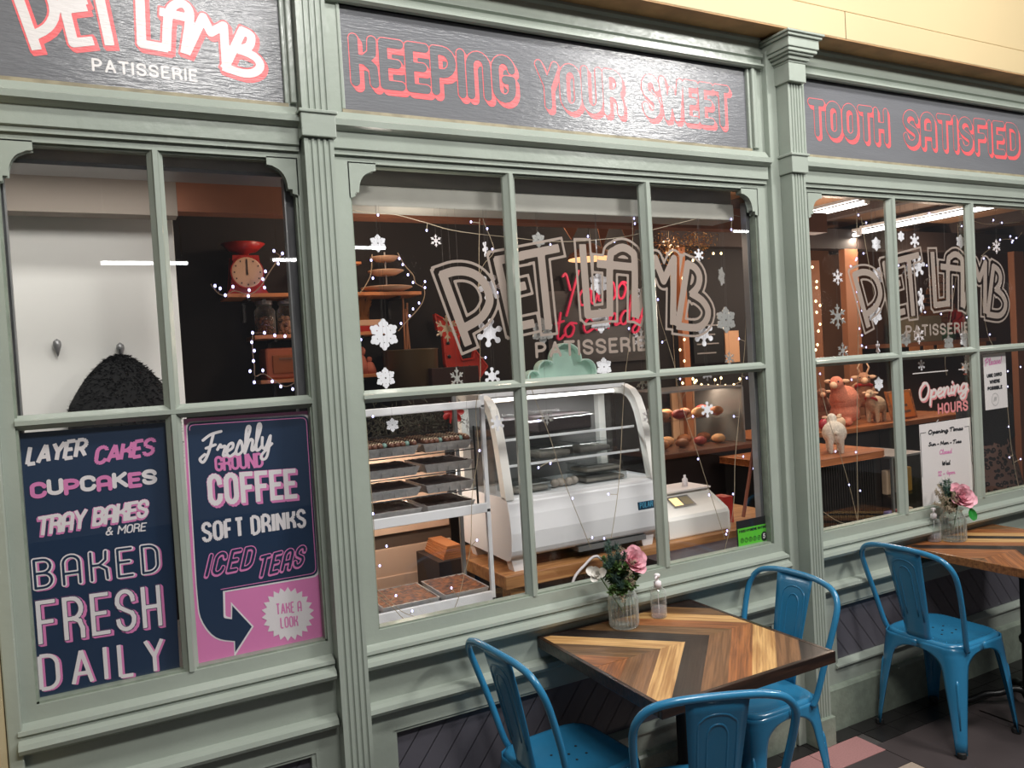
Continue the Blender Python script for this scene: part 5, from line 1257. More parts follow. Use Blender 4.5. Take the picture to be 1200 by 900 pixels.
# mint sign on the fridge
def C4b(x_, y_): return (600 + x_ / 4.284, 240 + y_ / 4.284)
MINT = mat('mint_paint', s(200, 232, 218), .45, noise=.08, nscale=8); MINTD = mat('mint_inner', s(184, 220, 204), .5, noise=.15, nscale=10)
cen = [(105, 868, 42), (170, 832, 60), (270, 780, 98), (365, 835, 72), (250, 870, 110), (150, 900, 60), (340, 900, 90)]
sg_ = []; 
for (a, b, r_) in cen:
    q = at(*C4b(a, b), .6); sg_.append((q[0], q[1], r_ / 4.284 * .00346))
t = thing('mint_sign', 'mint green cupcake-shaped metal sign on top of the display fridge', 'sign', (at(*C4b(260, 870), .6)[0], .62, 1.625))
def blobmesh(g, y0, th, m_, nm, par, band=0):
    xs_ = [q[0] for q in sg_]; zs_ = [q[1] for q in sg_]; h = .0035
    X, Y = np.meshgrid(np.arange(min(xs_) - .1, max(xs_) + .1, h), np.arange(1.6255, max(zs_) + .1, h)); d = None
    for a, b, r_ in sg_: e = np.hypot(X - a, Y - b) - r_; d = e if d is None else np.minimum(d, e)
    phi = np.maximum(d - g, 1.627 - Y)
    if band: phi = np.maximum(phi, (g - band) - d)
    mb = MB(); march(mb, phi, float(X[0, 0]), float(Y[0, 0]), h, lambda u, v, tt=0: (u, y0 + tt, v), th); return mb.build(nm, m_, par)
blobmesh(0, .62, .01, MINTD, 'sign_face', t); blobmesh(0, .585, .035, MINT, 'sign_rim', t, .006)
# till scale on the counter
t = thing('till_scale', 'white label scale with small yellow screen, right of the fridge', 'scale', (2.6, .4, .9))
x0_, x1_ = 2.24, 2.60; MB().prism([(.325, .90), (.325, .985), (.335, 1.0), (.47, 1.075), (.56, 1.08), (.60, 1.06), (.60, .90)], x0_, x1_, 'x').build('housing', WHITEP, t, bevel=.008)
Mz = lambda u, v: (0, 0, 0)
def slope(xa, xb, f0, f1, e): 
    ya, za = .335 + .135 * f0, 1.0 + .075 * f0; yb, zb = .335 + .135 * f1, 1.0 + .075 * f1; m = MB(); m.quad((xa, ya - e * .5, za + e), (xb, ya - e * .5, za + e), (xb, yb - e * .5, zb + e), (xa, yb - e * .5, zb + e)); m.box(0, 0, 0, 0, 0, 0) if 0 else None; return m
slope(2.33, 2.46, .35, .85, .003).build('screen_frame', METAL, t); slope(2.34, 2.39, .42, .78, .004).build('screen_glow', emis('screen_glow', (1, .78, .35), 1.0), t); slope(2.40, 2.45, .42, .78, .004).build('label_panel', mat('label_panel', s(150, 140, 110), .5), t)
slope(2.28, 2.31, .7, .8, .003).build('label_panel', METAL, t); MB().box(x0_ - .01, x1_ + .01, .45, .63, 1.082, 1.09).build('paper_flap', PAPER, t)
bt = thing('small_bottle', 'small white bottle standing on the label scale', 'bottle', (2.52, .53, 1.09)); MB().lathe([(.001, 0), (.014, 0), (.014, .035), (.006, .042), (.006, .055), (.001, .056)], (2.52, .53, 1.0905), 12).build('bottle_body', PWHITE, bt, smooth=True)
bx = MB().box(2.66, 2.72, .42, .5, .9005, 1.03).build('red_carton', REDM, bevel=.002); tag(bx, 'red carton on the counter between the label scale and the leaning pole', 'carton')
cb = [at(x_, y_, .26) for x_, y_ in ((670, 689), (674, 676), (684, 664), (700, 652))]; c0 = MB().tube(smooth_path([(a, .262, b) for a, b in cb] + [(cb[-1][0] + .08, .262, .83)], 5), .006, 8).build('power_cable', PWHITE, smooth=True); tag(c0, 'white power cable looping up in front of the wooden counter', 'cable')
# leaning pole
t = thing('wooden_pole', 'thin pale wooden pole leaning inside the right of the middle window', 'pole', (2.4, .12, .95)); pA = [at(a, b, .12) for a, b in ((872, 252), (880, 425), (885, 512))]; pB = [at(a, b, .12) for a, b in ((885, 512), (878, 560), (871, 606))]
MB().tube([(a, .12, b) for a, b in pA], .005, 8).build('upper_length', mat('pale_wood', s(196, 168, 140), .6), t); MB().tube([(a, .12, b) for a, b in pB], .008, 8).build('lower_length', mat('red_brown_wood', s(130, 70, 48), .5), t)
struct(MB().box(.74, 2.56, .062, .30, .84, .896).build('trim_61', mat('window_board', s(120, 86, 62), .6, noise=.2, nscale=6))) if 0 else None
struct(MB().box(2.05, 2.6, .062, .27, .80, .872).build('trim_61', mat('window_board', s(54, 50, 62), .4, noise=.3, nscale=8)))

# ------------------------------------------------------------------ pastry counter seen deep in the middle window
BWALL = mat('boarded_wall', s(196, 152, 116), .6)
y_ = 2.04; 
bw = thing('boarded_panel', 'cream boarded wall panel behind the pastry counter', 'panel', (at(788, 470, y_)[0], y_, 1.15)); xa = at(788, 470, y_)[0]; xb = at(845, 470, y_)[0]
for i in range(7): w0 = xa + (xb - xa) * i / 7; MB().box(w0 + .002, w0 + (xb - xa) / 7 - .002, y_ + .01, y_ + .03, 1.0, 1.46).build('board', BWALL, bw, bevel=.002)
for (a, b, c_, d, lab, mm, cat) in ((822, 454, 841, 482, 'cream printed notice behind the pastry counter', CERA, 'notice'), (843, 453, 869, 483, 'small chalkboard behind the pastry counter', BLACK, 'chalkboard'), (810, 372, 848, 424, 'dark chalkboard menu behind the letter B', BLACK, 'chalkboard'), (848, 388, 866, 424, 'brown paper sheet beside the chalkboard menu', BWALL, 'paper')):
    x0_, z1_ = at(a, b, y_); x1_, z0_ = at(c_, d, y_); t = thing('chalkboard' if cat == 'chalkboard' else 'wall_notice', lab, cat, (x0_, y_, z0_)); MB().box(x0_, x1_, y_ - .012, y_, z0_, z1_).build('sheet', mm, t)
    if cat != 'paper':
        for j in range(4): zz = z1_ - (z1_ - z0_) * (.2 + .2 * j); MB().box(x0_ + .03, x1_ - .05 - .03 * (j % 2), y_ - .0135, y_ - .0122, zz, zz + .010).build('chalk_line', REDM if mm is CERA else GREYI, t)
for px_, lab in ((801, 'orange-brown timber door post left of the chalkboard menu'),):
    xx, _ = at(px_, 400, y_); t = MB().box(xx - .03, xx + .03, y_ - .03, y_ + .02, 0, 2.5).build('door_post', mat('orange_post', s(170, 104, 62), .6)); tag(t, lab, 'post')
t = thing('pastry_counter', 'dark counter with a lit glass case of pastries, deep in the middle window', 'counter', (3.3, 1.3, 0))
MB().box(2.92, 3.66, 1.2, 1.75, 0, 1.12).build('counter_body', mat('dark_counter', s(40, 30, 28), .4), t, bevel=.004); MB().box(2.9, 3.68, 1.17, 1.78, 1.12, 1.15).build('worktop', mat('counter_top', s(96, 58, 40), .3), t, bevel=.003)
for xx in (2.96, 3.62): MB().box(xx - .006, xx + .006, 1.25, 1.7, 1.151, 1.50).build('case_frame', METAL, t)
MB().box(2.96, 3.62, 1.25, 1.256, 1.151, 1.50).build('case_glass', GLASS3, t); MB().box(2.96, 3.62, 1.25, 1.7, 1.50, 1.512).build('case_top', METAL, t); MB().box(2.97, 3.61, 1.32, 1.68, 1.32, 1.328).build('case_shelf', GLASS3, t)
PAST = [mat('croissant', s(190, 112, 56), .5, noise=.4, nscale=30), mat('muffin', s(150, 84, 44), .6, noise=.3, nscale=30), mat('cherry_cake', s(150, 40, 34), .5), mat('scone', s(214, 160, 110), .6)]
ci = 0
for row, (z_, y0_) in enumerate(((1.1515, 1.36), (1.3285, 1.36), (1.1515, 1.5), (1.3285, 1.5))):
    for i in range(4):
        xx = 3.05 + i * .15 + random.uniform(-.01, .01); r_ = random.uniform(.038, .046); k_ = (i + row) % 4
        b_ = MB().ball((xx, y0_, z_ + r_ * .68), r_, 10, (1.1, 1, .7)).build('pastry', PAST[k_], smooth=True); tag(b_, f"{['golden croissant', 'brown muffin', 'red cherry cake', 'pale scone'][k_]} in the {'front' if row < 2 else 'back'} row on the {'upper' if row % 2 else 'lower'} level of the pastry case", 'pastry', 'pastries in the lit case')
l = bpy.data.lights.new('case_light', 'AREA'); l.shape = 'RECTANGLE'; l.size = .6; l.size_y = .05; l.energy = 4; l.color = WARM; o = bpy.data.objects.new('case_light', l); COL.objects.link(o); o.location = (3.29, 1.5, 1.495)

# ------------------------------------------------------------------ right-hand window: counters, plush animals, ceiling tubes
OAK2 = wood('counter_orange', s(176, 108, 62), s(134, 76, 40), 2, .35); RIB = mat('ribbed_dark_panel', s(34, 32, 32), .5)
t = thing('shop_counter', 'dark ribbed counter with an orange-brown top under the white lamb', 'counter', (3.8, .85, 0))
top = [(3.3, .58)] + [(4.02 + .1 * math.sin(math.radians(a)), .68 - .1 * math.cos(math.radians(a))) for a in range(0, 91, 15)] + [(4.12, 1.14), (3.3, 1.14)]
MB().prism(top, 1.062, 1.10, 'z').build('worktop', OAK2, t, bevel=.003)
MB().box(3.32, 4.04, .63, 1.12, 0, 1.062).build('counter_body', RIB, t)
for i in range(24): MB().box(3.55 + i * .020, 3.562 + i * .020, .624, .632, .05, 1.05).build('rib', RIB, t)
t = thing('glass_display_case', 'low glass case full of shiny packets beside the dark ribbed counter', 'case', (4.28, .7, 0))
for (a, b) in ((4.14, .60), (4.42, .60), (4.14, .95), (4.42, .95)): MB().box(a, a + .014, b, b + .014, 0, 1.04).build('case_post', METAL, t)
MB().box(4.135, 4.44, .595, .97, 1.04, 1.052).build('case_top', METAL, t); MB().box(4.145, 4.43, .602, .605, .02, 1.04).build('case_glass', GLASS3, t)
for z_ in (.3, .55, .8): MB().box(4.15, 4.425, .62, .95, z_, z_ + .008).build('case_shelf', GLASS3, t)
PKC = [mat('silver_packet', s(190, 190, 196), .25, metal=.8), mat('gold_packet', s(214, 160, 70), .3, metal=.5), mat('blue_packet', s(90, 96, 170), .35), mat('red_packet', s(170, 44, 60), .4), mat('cream_packet', s(220, 190, 160), .5)]
for i, z_ in enumerate((.308, .558, .808)):
    for j in range(3):
        nm = ['silver', 'gold', 'blue', 'red', 'cream'][(i * 2 + j) % 5]; p_ = MB().box(4.17 + j * .085, 4.235 + j * .085, .66, .70, z_ + .0005, z_ + .15).build('packet', PKC[(i * 2 + j) % 5], bevel=.008)
        tag(p_, f"{nm} packet on the {['lowest', 'middle', 'top'][i]} shelf of the low glass case, {['left', 'centre', 'right'][j]}", 'packet')
t = thing('back_counter', 'long orange-brown topped counter carrying the plush animals', 'counter', (4.8, 1.5, 0))
MB().box(3.75, 5.9, 1.22, 1.78, 1.115, 1.15).build('worktop', OAK2, t, bevel=.003); MB().box(3.8, 5.85, 1.26, 1.76, 0, 1.115).build('counter_body', mat('dark_slat', s(36, 30, 28), .6), t)
for i in range(4): MB().box(3.9 + i * .5, 3.905 + i * .5, 1.255, 1.262, .05, 1.1).build('panel_gap', BLACK, t)

def plush(name, x_, y_, z0, H, az, body_c, face_c, label, legs=True, scarf=None, horn=False, neck_up=.5, sc=1.0):
    """standing toy: one remeshed body; H total height; az heading"""
    t = thing(name, label, 'soft toy', (x_, y_, z0), az, world=False); h = H
    m = MB(); L = h * .34
    m.ball((0, 0, h * .46), h * .25, 14, (1.3, 1.0 * sc, 1.0 * sc)); m.ball((L * .75, 0, h * .58), h * .15, 12, (.9, .8, 1.2))
    m.ball((L * 1.0, 0, h * .76), h * .135, 12, (1.1, .9, 1.0)); m.tube([(L * .6, 0, h * .5), (L * .95, 0, h * .74)], [h * .16, h * .11], 10)
    if legs:
        for sx in (-.62, .55):
            for sy in (-1, 1): m.tube([(L * sx, sy * h * .11, h * .42), (L * sx * 1.05, sy * h * .12, h * .2), (L * sx * 1.02, sy * h * .12, h * .0)], [h * .085, h * .06, h * .055], 10)
    else: m.ball((0, 0, h * .22), h * .24, 14, (1.2, 1.05, .9)); m.ball((h * .25, h * .14, h * .07), h * .07, 10, (1.6, 1, 1)); m.ball((h * .25, -h * .14, h * .07), h * .07, 10, (1.6, 1, 1))
    m.ball((-h * .32, 0, h * .48), h * .05, 8)
    b = m.build('toy_body', body_c, t); md = b.modifiers.new('r', 'REMESH'); md.mode = 'VOXEL'; md.voxel_size = h * .022; md.use_smooth_shade = True
    md = b.modifiers.new('sm', 'SMOOTH'); md.iterations = 3
    MB().ball((L * 1.0 + h * .13, 0, h * .735), h * .075, 10, (1.2, .85, .85)).build('muzzle', face_c, t, smooth=True)
    for sy in (-1, 1):
        MB().ball((L * 1.0 - h * .02, sy * h * .15, h * .80), h * .045, 8, (.5, 1.7, .8)).build('ear', face_c, t, smooth=True)
        MB().ball((L * 1.0 + h * .105, sy * h * .075, h * .80), h * .016, 6).build('eye', BLACK, t)
    if scarf: MB().tube([(L * .82 + h * .135 * math.cos(a), h * .135 * math.sin(a), h * .62 + .02 * math.cos(a)) for a in [i * PI / 8 for i in range(16)]], h * .035, 8, closed=True).build('neck_scarf', scarf, t, smooth=True)
    if horn:
        for sy in (-1, 1): MB().tube([(L, sy * h * .05, h * .86), (L, sy * h * .10, h * .98), (L + .01, sy * h * .06, h * 1.06)], [h * .02, h * .018, h * .01], 6).build('antler', face_c, t, smooth=True)
    return t
WOOL = lambda nm, c: mat(nm, c, .95, noise=.2, nscale=90, bump=.9, bscale=160)
WHW = WOOL('cream_wool', s(240, 230, 214)); ORW = WOOL('orange_wool', s(226, 138, 110)); TANW = WOOL('tan_wool', s(190, 140, 108)); FACE = mat('toy_face', s(224, 184, 150), .9)
xw, yw = atz(982, 543, 1.10)
plush('plush_lamb', 3.83, .74, 1.1005, .25, math.radians(48), WHW, FACE, 'white woolly toy lamb standing on the dark ribbed counter', sc=1.12)
def on_counter(px_, y, z=1.15): return at(px_, 470, y)[0]
plush('plush_sheep', on_counter(992, 1.4), 1.42, 1.1505, .40, math.radians(200), ORW, FACE, 'large orange toy sheep sitting at the left of the long counter', legs=False)
plush('plush_reindeer', on_counter(1012, 1.62), 1.63, 1.1505, .40, math.radians(225), TANW, FACE, 'tan toy reindeer with antlers behind the lamb with the red bow', scarf=REDM, horn=True)
plush('plush_lamb', on_counter(1026, 1.36), 1.36, 1.1505, .27, math.radians(195), WOOL('beige_wool', s(216, 184, 152)), FACE, 'beige toy lamb with a red bow standing on the long counter', scarf=REDM)
plush('plush_sheep', on_counter(966, 1.6), 1.64, 1.1505, .30, math.radians(230), WOOL('brown_wool', s(150, 104, 80)), FACE, 'small brown toy sheep at the window-frame end of the long counter', legs=False)
for i, px_ in enumerate((962, 971, 980)):
    xx = on_counter(px_, 1.3); b = MB().ball((xx, 1.28, 1.19), .045, 10, (1, .8, .95)).box(xx - .012, xx + .012, 1.272, 1.288, 1.225, 1.25).build('sweet_bag', PKC[3] if i == 0 else PKC[4], smooth=True); tag(b, ['red bag of sweets nearest the window frame on the long counter', 'cream bag of sweets between the red one and the orange sheep', 'cream bag of sweets against the feet of the orange sheep'][i], 'sweets')
# framed orange sign
x0_ = at(1046, 470, 1.3)[0]; t = thing('framed_sign', 'small orange sign in a wooden frame on the long counter', 'sign', (x0_ + .12, 1.32, 1.15)); AMB = mat('amber_card', s(206, 112, 40), .6)
MB().prism([(1.30, 1.1505), (1.315, 1.1505), (1.365, 1.36), (1.35, 1.36)], x0_, x0_ + .27, 'x').build('frame', OAK2, t, bevel=.003); MB().prism([(1.298, 1.165), (1.30, 1.165), (1.348, 1.345), (1.346, 1.345)], x0_ + .02, x0_ + .25, 'x').build('card', AMB, t)
for j in range(3): z_ = 1.20 + .045 * j; MB().prism([(1.2965 + (z_ - 1.165) * .267, z_), (1.2975 + (z_ - 1.165) * .267, z_), (1.2975 + (z_ - 1.149) * .267, z_ + .016), (1.2965 + (z_ - 1.149) * .267, z_ + .016)], x0_ + .06, x0_ + .21 - .02 * j, 'x').build('text_line', CERD, t)
# upper part of the room behind: timber posts, tree, boxes, poinsettia
PST = mat('timber_post', s(156, 102, 70), .6)
for px_, y_, lab in ((1000, 1.95, 'broad timber post behind the plush animals'), (955, 2.6, 'narrow timber post at the left edge of the right-hand window'), (1196, 1.9, 'pale timber post at the right edge of the photo')):
    xx = at(px_, 350, y_)[0]; p_ = MB().box(xx - .08, xx + .08, y_, y_ + .06, 0, 2.5).build('timber_post', PST, bevel=.004); tag(p_, lab, 'post')
# high shelf with things on it, beyond the long counter
y_ = 2.75; xa_, za_ = at(1060, 402, y_); xb_, _ = at(1135, 402, y_)
t = thing('high_shelf', 'orange-brown high shelf along the brown rear wall', 'shelf', ((xa_ + xb_) / 2, y_, za_)); MB().box(xa_ - .2, xb_ + .3, y_ - .12, 3.299, za_ - .04, za_).build('plank', PST, t, bevel=.003)
for i in range(6): MB().box(xa_ - .1 + i * .22, xa_ + .06 + i * .22, y_ - .125, y_ - .118, za_ - .16, za_ - .04).build('hanging_slip', SHELFW, t)
xg0, _ = at(1071, 385, y_); xg1, _ = at(1104, 385, y_); _, zg = at(1088, 370, y_); b = MB().box(xg0, xg1, y_, y_ + .25, za_, zg).build('storage_box', mat('grey_green_box', s(142, 134, 112), .7), bevel=.006); tag(b, 'grey-green box on the high shelf, under the slatted wooden tree', 'box')
t = thing('wooden_tree', 'tall ragged tree of brown slats behind the shop name in the right-hand window', 'decoration', (at(1100, 370, 2.7)[0], 3.05, za_)); TW = mat('tree_slat', s(190, 128, 84), .7, noise=.3, nscale=12)
xt, zt_ = at(1096, 312, 3.05); zb_ = za_
MB().box(xt - .02, xt + .02, 3.04, 3.08, zb_, zt_).build('trunk', TW, t)
for i in range(17):
    f = i / 16; z_ = zb_ + .03 + (zt_ - zb_ - .05) * f; w_ = .42 * (1 - f) + .04; MB().box(-w_, w_, -.01, .01, -.022, .022, Matrix.Translation((xt, 3.03, z_)) @ Matrix.Rotation(random.uniform(-.12, .12), 4, 'Y')).build('slat', TW, t)
xp_, zp_ = at(1115, 388, 2.7); t = thing('poinsettia', 'red poinsettia in a green pot at the right of the grey-green box', 'plant', (xp_, 2.72, za_))
MB().lathe([(.001, 0), (.07, 0), (.09, .14), (.001, .14)], (xp_, 2.74, za_), 16).build('pot', mat('green_pot', s(60, 96, 70), .4), t, smooth=True)
for i in range(16):
    a = i * 2.4; e = random.uniform(-.5, .7); M = Matrix.Translation((xp_, 2.70, za_ + .20)) @ Vector((math.cos(a), -.6, math.sin(a) + e)).to_track_quat('X', 'Y').to_matrix().to_4x4(); MB()._petal(M, .14, .09, .1).build('red_leaf', REDM, t, smooth=True)
# ceiling tubes
def ctube(x_, y0_, y1_, lab):
    t = thing('ceiling_tube', lab, 'lamp', (x_, (y0_ + y1_) / 2, 2.66)); MB().tube([(x_, y0_, 2.612), (x_, y1_, 2.612)], .015, 12).build('glowing_tube', TUBE, t, smooth=True); MB().box(x_ - .022, x_ + .022, y0_ - .02, y1_ + .02, 2.64, 2.66).build('batten', WHITEM, t)
    for yy in (y0_ - .01, y1_): MB().box(x_ - .02, x_ + .02, yy, yy + .012, 2.6, 2.64).build('end_cap', WHITEM, t)
    l = bpy.data.lights.new('tube_light', 'AREA'); l.shape = 'RECTANGLE'; l.size = .05; l.size_y = y1_ - y0_; l.energy = 7; l.color = (1, .86, .7); o = bpy.data.objects.new('tube_light', l); COL.objects.link(o); o.location = (x_, (y0_ + y1_) / 2, 2.585)
ctube(4.36, .86, 1.31, 'short bright ceiling tube at the left of the right-hand window'); ctube(5.53, .66, 1.80, 'long bright ceiling tube in the right-hand window'); ctube(5.60, 1.9, 2.02, 'stub of a bright ceiling tube between the two longer ones')
# arcade tubes opposite the shop, which show as streaks in the glass
for i, (xa, xb, z_, lab) in enumerate(((.15, .92, 2.91, 'fluorescent tube across the arcade, mirrored as the long streak in the left window'), (1.75, 2.06, 2.95, 'short fluorescent tube across the arcade, mirrored beside the red scale'), (2.60, 2.99, 3.09, 'fluorescent tube across the arcade, mirrored at the left of the middle window'), (8.2, 8.7, 3.40, 'fluorescent tube across the arcade, mirrored beside the wooden pole'))):
    t = thing('arcade_tube', lab, 'lamp', ((xa + xb) / 2, -5.94, z_)); MB().tube([(xa, -5.94, z_), (xb, -5.94, z_)], .018, 10).build('glowing_tube', emis('arcade_tube_glow', (1, 1, 1), 22.0) if i == 0 else bpy.data.materials['arcade_tube_glow'], t); MB().box(xa - .02, xb + .02, -5.99, -5.96, z_ - .02, z_ + .04).build('batten', METAL, t)
    for xx in (xa + .05, xb - .05): MB().tube([(xx, -5.97, z_ + .04), (xx, -5.97, 5.0)], .004, 5).build('hanger', METAL, t)

# ------------------------------------------------------------------ person seen from behind
def person():
    X0, Y0 = 5.10, .62; t = thing('person', 'person in black top and leopard-print skirt, back to the window, behind the notices', 'person', (X0, Y0, 0))
    t.location = (X0, Y0, 0); SKIN = mat('skin', s(196, 150, 128), .6)
    Pv = []; E_ = []; R_ = []
    def v(x, y, z, r, p=None):
        Pv.append((X0 + x, Y0 + y, z)); R_.append(r); i = len(Pv) - 1
        if p is not None: E_.append((p, i))
        return i
    pel = v(0, 0, .90, .145); wst = v(0, .0, 1.06, .118, pel); ch = v(0, .0, 1.24, .135, wst); nk0 = v(0, .01, 1.37, .075, ch); nk = v(0, .02, 1.42, .048, nk0); hd = v(0, .03, 1.50, .072, nk); hd2 = v(0, .04, 1.57, .078, hd)
    for s_ in (-1, 1):
        hp = v(s_ * .085, 0, .84, .092, pel); kn = v(s_ * .095, .01, .47, .058, hp); cf = v(s_ * .095, -.01, .33, .050, kn); an = v(s_ * .095, -.01, .09, .034, cf); v(s_ * .11, .11, .035, .030, an)
        sh = v(s_ * .165, 0, 1.33, .058, ch); el = v(s_ * .215, -.0, 1.07, .042, sh); wr = v(s_ * .19, .14, .90, .028, el); pm = v(s_ * .185, .20, .87, .030, wr)
        for k_ in range(4): f1 = v(s_ * (.185 + (k_ - 1.5) * .018), .245, .855, .0085, pm); v(s_ * (.185 + (k_ - 1.5) * .019), .275 - abs(k_ - 1.3) * .006, .835, .0075, f1)
        th_ = v(s_ * .155, .225, .872, .0095, pm); v(s_ * .148, .25, .86, .008, th_)
    me = bpy.data.meshes.new('body'); me.from_pydata(Pv, E_, []); me.materials.append(SKIN); o = bpy.data.objects.new('body', me); COL.objects.link(o); o.parent = t; o.matrix_parent_inverse = Matrix.Translation(-Vector(t.location))
    md = o.modifiers.new('skin', 'SKIN'); md.use_smooth_shade = True
    for i, sv in enumerate(me.skin_vertices[0].data): sv.radius = (R_[i], R_[i] * (.8 if R_[i] > .1 else 1)); sv.use_root = (i == 0)
    o.modifiers.new('sub', 'SUBSURF').render_levels = 2
    def ell(prof, nm, m_, sy=.78, n=32, fl=0):
        m = MB()
        for z, r_, oy in prof:
            for i in range(n): a = 2 * PI * i / n; rr_ = r_ * (1 + fl * math.cos(9 * a)); m.v.append((X0 + rr_ * math.cos(a), Y0 + oy + rr_ * sy * math.sin(a), z))
        for j in range(len(prof) - 1):
            for i in range(n): i2 = (i + 1) % n; m.f.append((j * n + i, j * n + i2, (j + 1) * n + i2, (j + 1) * n + i))
        return m.build(nm, m_, t, smooth=True)
    TOPM = mat('black_knit', s(20, 18, 20), .9, bump=.4, bscale=90)
    leo = bpy.data.materials.new('leopard_cloth'); leo.use_nodes = True; nt = leo.node_tree; b_ = nt.nodes['Principled BSDF']; b_.inputs['Roughness'].default_value = .8
    tc = nt.nodes.new('ShaderNodeTexCoord'); vo = nt.nodes.new('ShaderNodeTexVoronoi'); vo.inputs['Scale'].default_value = 34; nz = nt.nodes.new('ShaderNodeTexNoise'); nz.inputs['Scale'].default_value = 60
    ad = nt.nodes.new('ShaderNodeMath'); ad.operation = 'MULTIPLY_ADD'; ad.inputs[1].default_value = .35; cr = nt.nodes.new('ShaderNodeValToRGB'); e = cr.color_ramp.elements
    e[0].position = .30; e[0].color = (*s(104, 78, 70), 1); e[1].position = .36; e[1].color = (*s(18, 14, 16), 1); x_ = e.new(.62); x_.color = (*s(18, 14, 16), 1); x_ = e.new(.70); x_.color = (*s(104, 78, 70), 1)
    nt.links.new(tc.outputs['Object'], vo.inputs[0]); nt.links.new(tc.outputs['Object'], nz.inputs[0]); nt.links.new(nz.outputs[0], ad.inputs[0]); nt.links.new(vo.outputs[0], ad.inputs[2]); nt.links.new(ad.outputs[0], cr.inputs[0]); nt.links.new(cr.outputs[0], b_.inputs[0])
    ell([(.50, .285, 0), (.62, .265, 0), (.80, .225, 0), (.93, .195, 0), (1.02, .165, 0), (1.10, .148, 0), (1.105, .10, 0)], 'leopard_skirt', leo, fl=.03)
    ell([(1.04, .168, 0), (1.10, .162, 0), (1.20, .168, 0), (1.29, .182, 0), (1.35, .17, .005), (1.39, .11, .01), (1.415, .062, .015), (1.42, .05, .018)], 'black_top', TOPM, .75)
    for s_ in (-1, 1): MB().tube([(X0 + s_ * .15, Y0, 1.345), (X0 + s_ * .172, Y0, 1.32), (X0 + s_ * .218, Y0, 1.07), (X0 + s_ * .195, Y0 + .12, .925)], [.060, .070, .054, .042], 14).build('sleeve', TOPM, t, smooth=True)
    HAIR = mat('dark_hair', s(24, 18, 18), .7, bump=.6, bscale=70, stretch=(3, 3, .5))
    ell([(1.33, .07, -.06), (1.38, .095, -.05), (1.45, .108, -.03), (1.53, .108, -.0), (1.60, .092, .015), (1.64, .062, .025), (1.658, .02, .03), (1.66, .002, .03)], 'hair', HAIR, .95)
    for s_ in (-1, 1): MB().ball((X0 + s_ * .03, Y0 + .118, 1.55), .011, 8).build('eye', BLACK, t); MB().ball((X0 + s_ * .083, Y0 + .05, 1.53), .02, 8, (.4, .8, 1.3)).build('ear', SKIN, t, smooth=True)
    MB().ball((X0, Y0 + .128, 1.52), .014, 8, (.8, 1.1, 1.3)).build('nose', SKIN, t, smooth=True); MB().ball((X0, Y0 + .118, 1.483), .018, 8, (1.2, .4, .3)).build('mouth', PINKC, t, smooth=True)
    for s_ in (-1, 1): MB().ball((X0 + s_ * .10, Y0 + .05, .04), .05, 12, (.85, 2.1, .8)).build('shoe', RUBBER, t, smooth=True)
person()

# ------------------------------------------------------------------ snowflakes
def sdf_flake(kind, R_):
    h = R_ / 16; X, Y = np.meshgrid(np.arange(-R_ * 1.2, R_ * 1.2, h), np.arange(-R_ * 1.2, R_ * 1.2, h)); d = np.full(X.shape, 9.0)
    for i in range(6):
        a = PI / 2 + i * PI / 3; c, sn = math.cos(a), math.sin(a); A = lambda r_, o: (R_ * (r_ * c - o * sn), R_ * (r_ * sn + o * c))
        def seg(p, q, w_):
            nonlocal d; d = np.minimum(d, seg_sdf(X, Y, [(p[0], p[1], q[0], q[1])], w_ * R_, 'round'))
        if kind == 'solid':      # broad plate with knobs
            seg((0, 0), A(.62, 0), .26); seg(A(.84, 0), A(.84, .0001), .15); seg(A(.66, .18), A(.66, -.18), .14)
        elif kind == 'knob':     # arms ending in round knobs
            seg((0, 0), A(.72, 0), .11); seg(A(.80, 0), A(.8, .0001), .21); seg((0, 0), A(.3, 0), .22)
        else:                    # thin spiky
            seg((0, 0), A(.95, 0), .055); seg(A(.5, 0), A(.72, .20), .05); seg(A(.5, 0), A(.72, -.20), .05); seg((0, 0), A(.28, 0), .10)
    if kind == 'solid':
        d = np.maximum(d, R_ * .09 - np.hypot(X, Y))
        for i in range(6):
            a = i * PI / 3 + PI / 6; d = np.maximum(d, R_ * .05 - np.hypot(X - R_ * .5 * math.cos(a), Y - R_ * .5 * math.sin(a)))
    mb = MB(); march(mb, d, float(X[0, 0]), float(Y[0, 0]), h, lambda u, v, t=0: (u, t, v), R_ * .08); return mb
FM = {}; THR = mat('thin_thread', s(90, 84, 80), .6)
def flake(px_, py_, r_, kind, lab, mt=SNOW, y=.062, tilt=0.0, turn=0.0):
    x_, z_ = at(px_, py_, y); R_ = r_ * (z_ - at(px_, py_ + 1, y)[1]) * 1.05
    t = thing('snowflake', lab, 'snowflake', (x_, y, z_), 0, 'hanging snowflakes', world=False)
    key = (kind, mt.name)
    if key not in FM: FM[key] = sdf_flake(kind, 1.0).build('flake', mt, t); o = FM[key]
    else: o = FM[key].copy(); COL.objects.link(o); o.parent = t
    o.scale = (R_, R_, R_); o.rotation_euler = (0, tilt, turn)
    ztop = 2.30 if x_ < 2.7 else 2.42
    MB().tube([(0, 0, R_ * .9), (0, 0, ztop - z_)], .0003, 3).build('thread', THR, t)
S_, K_, N_ = 'solid', 'knob', 'spike'
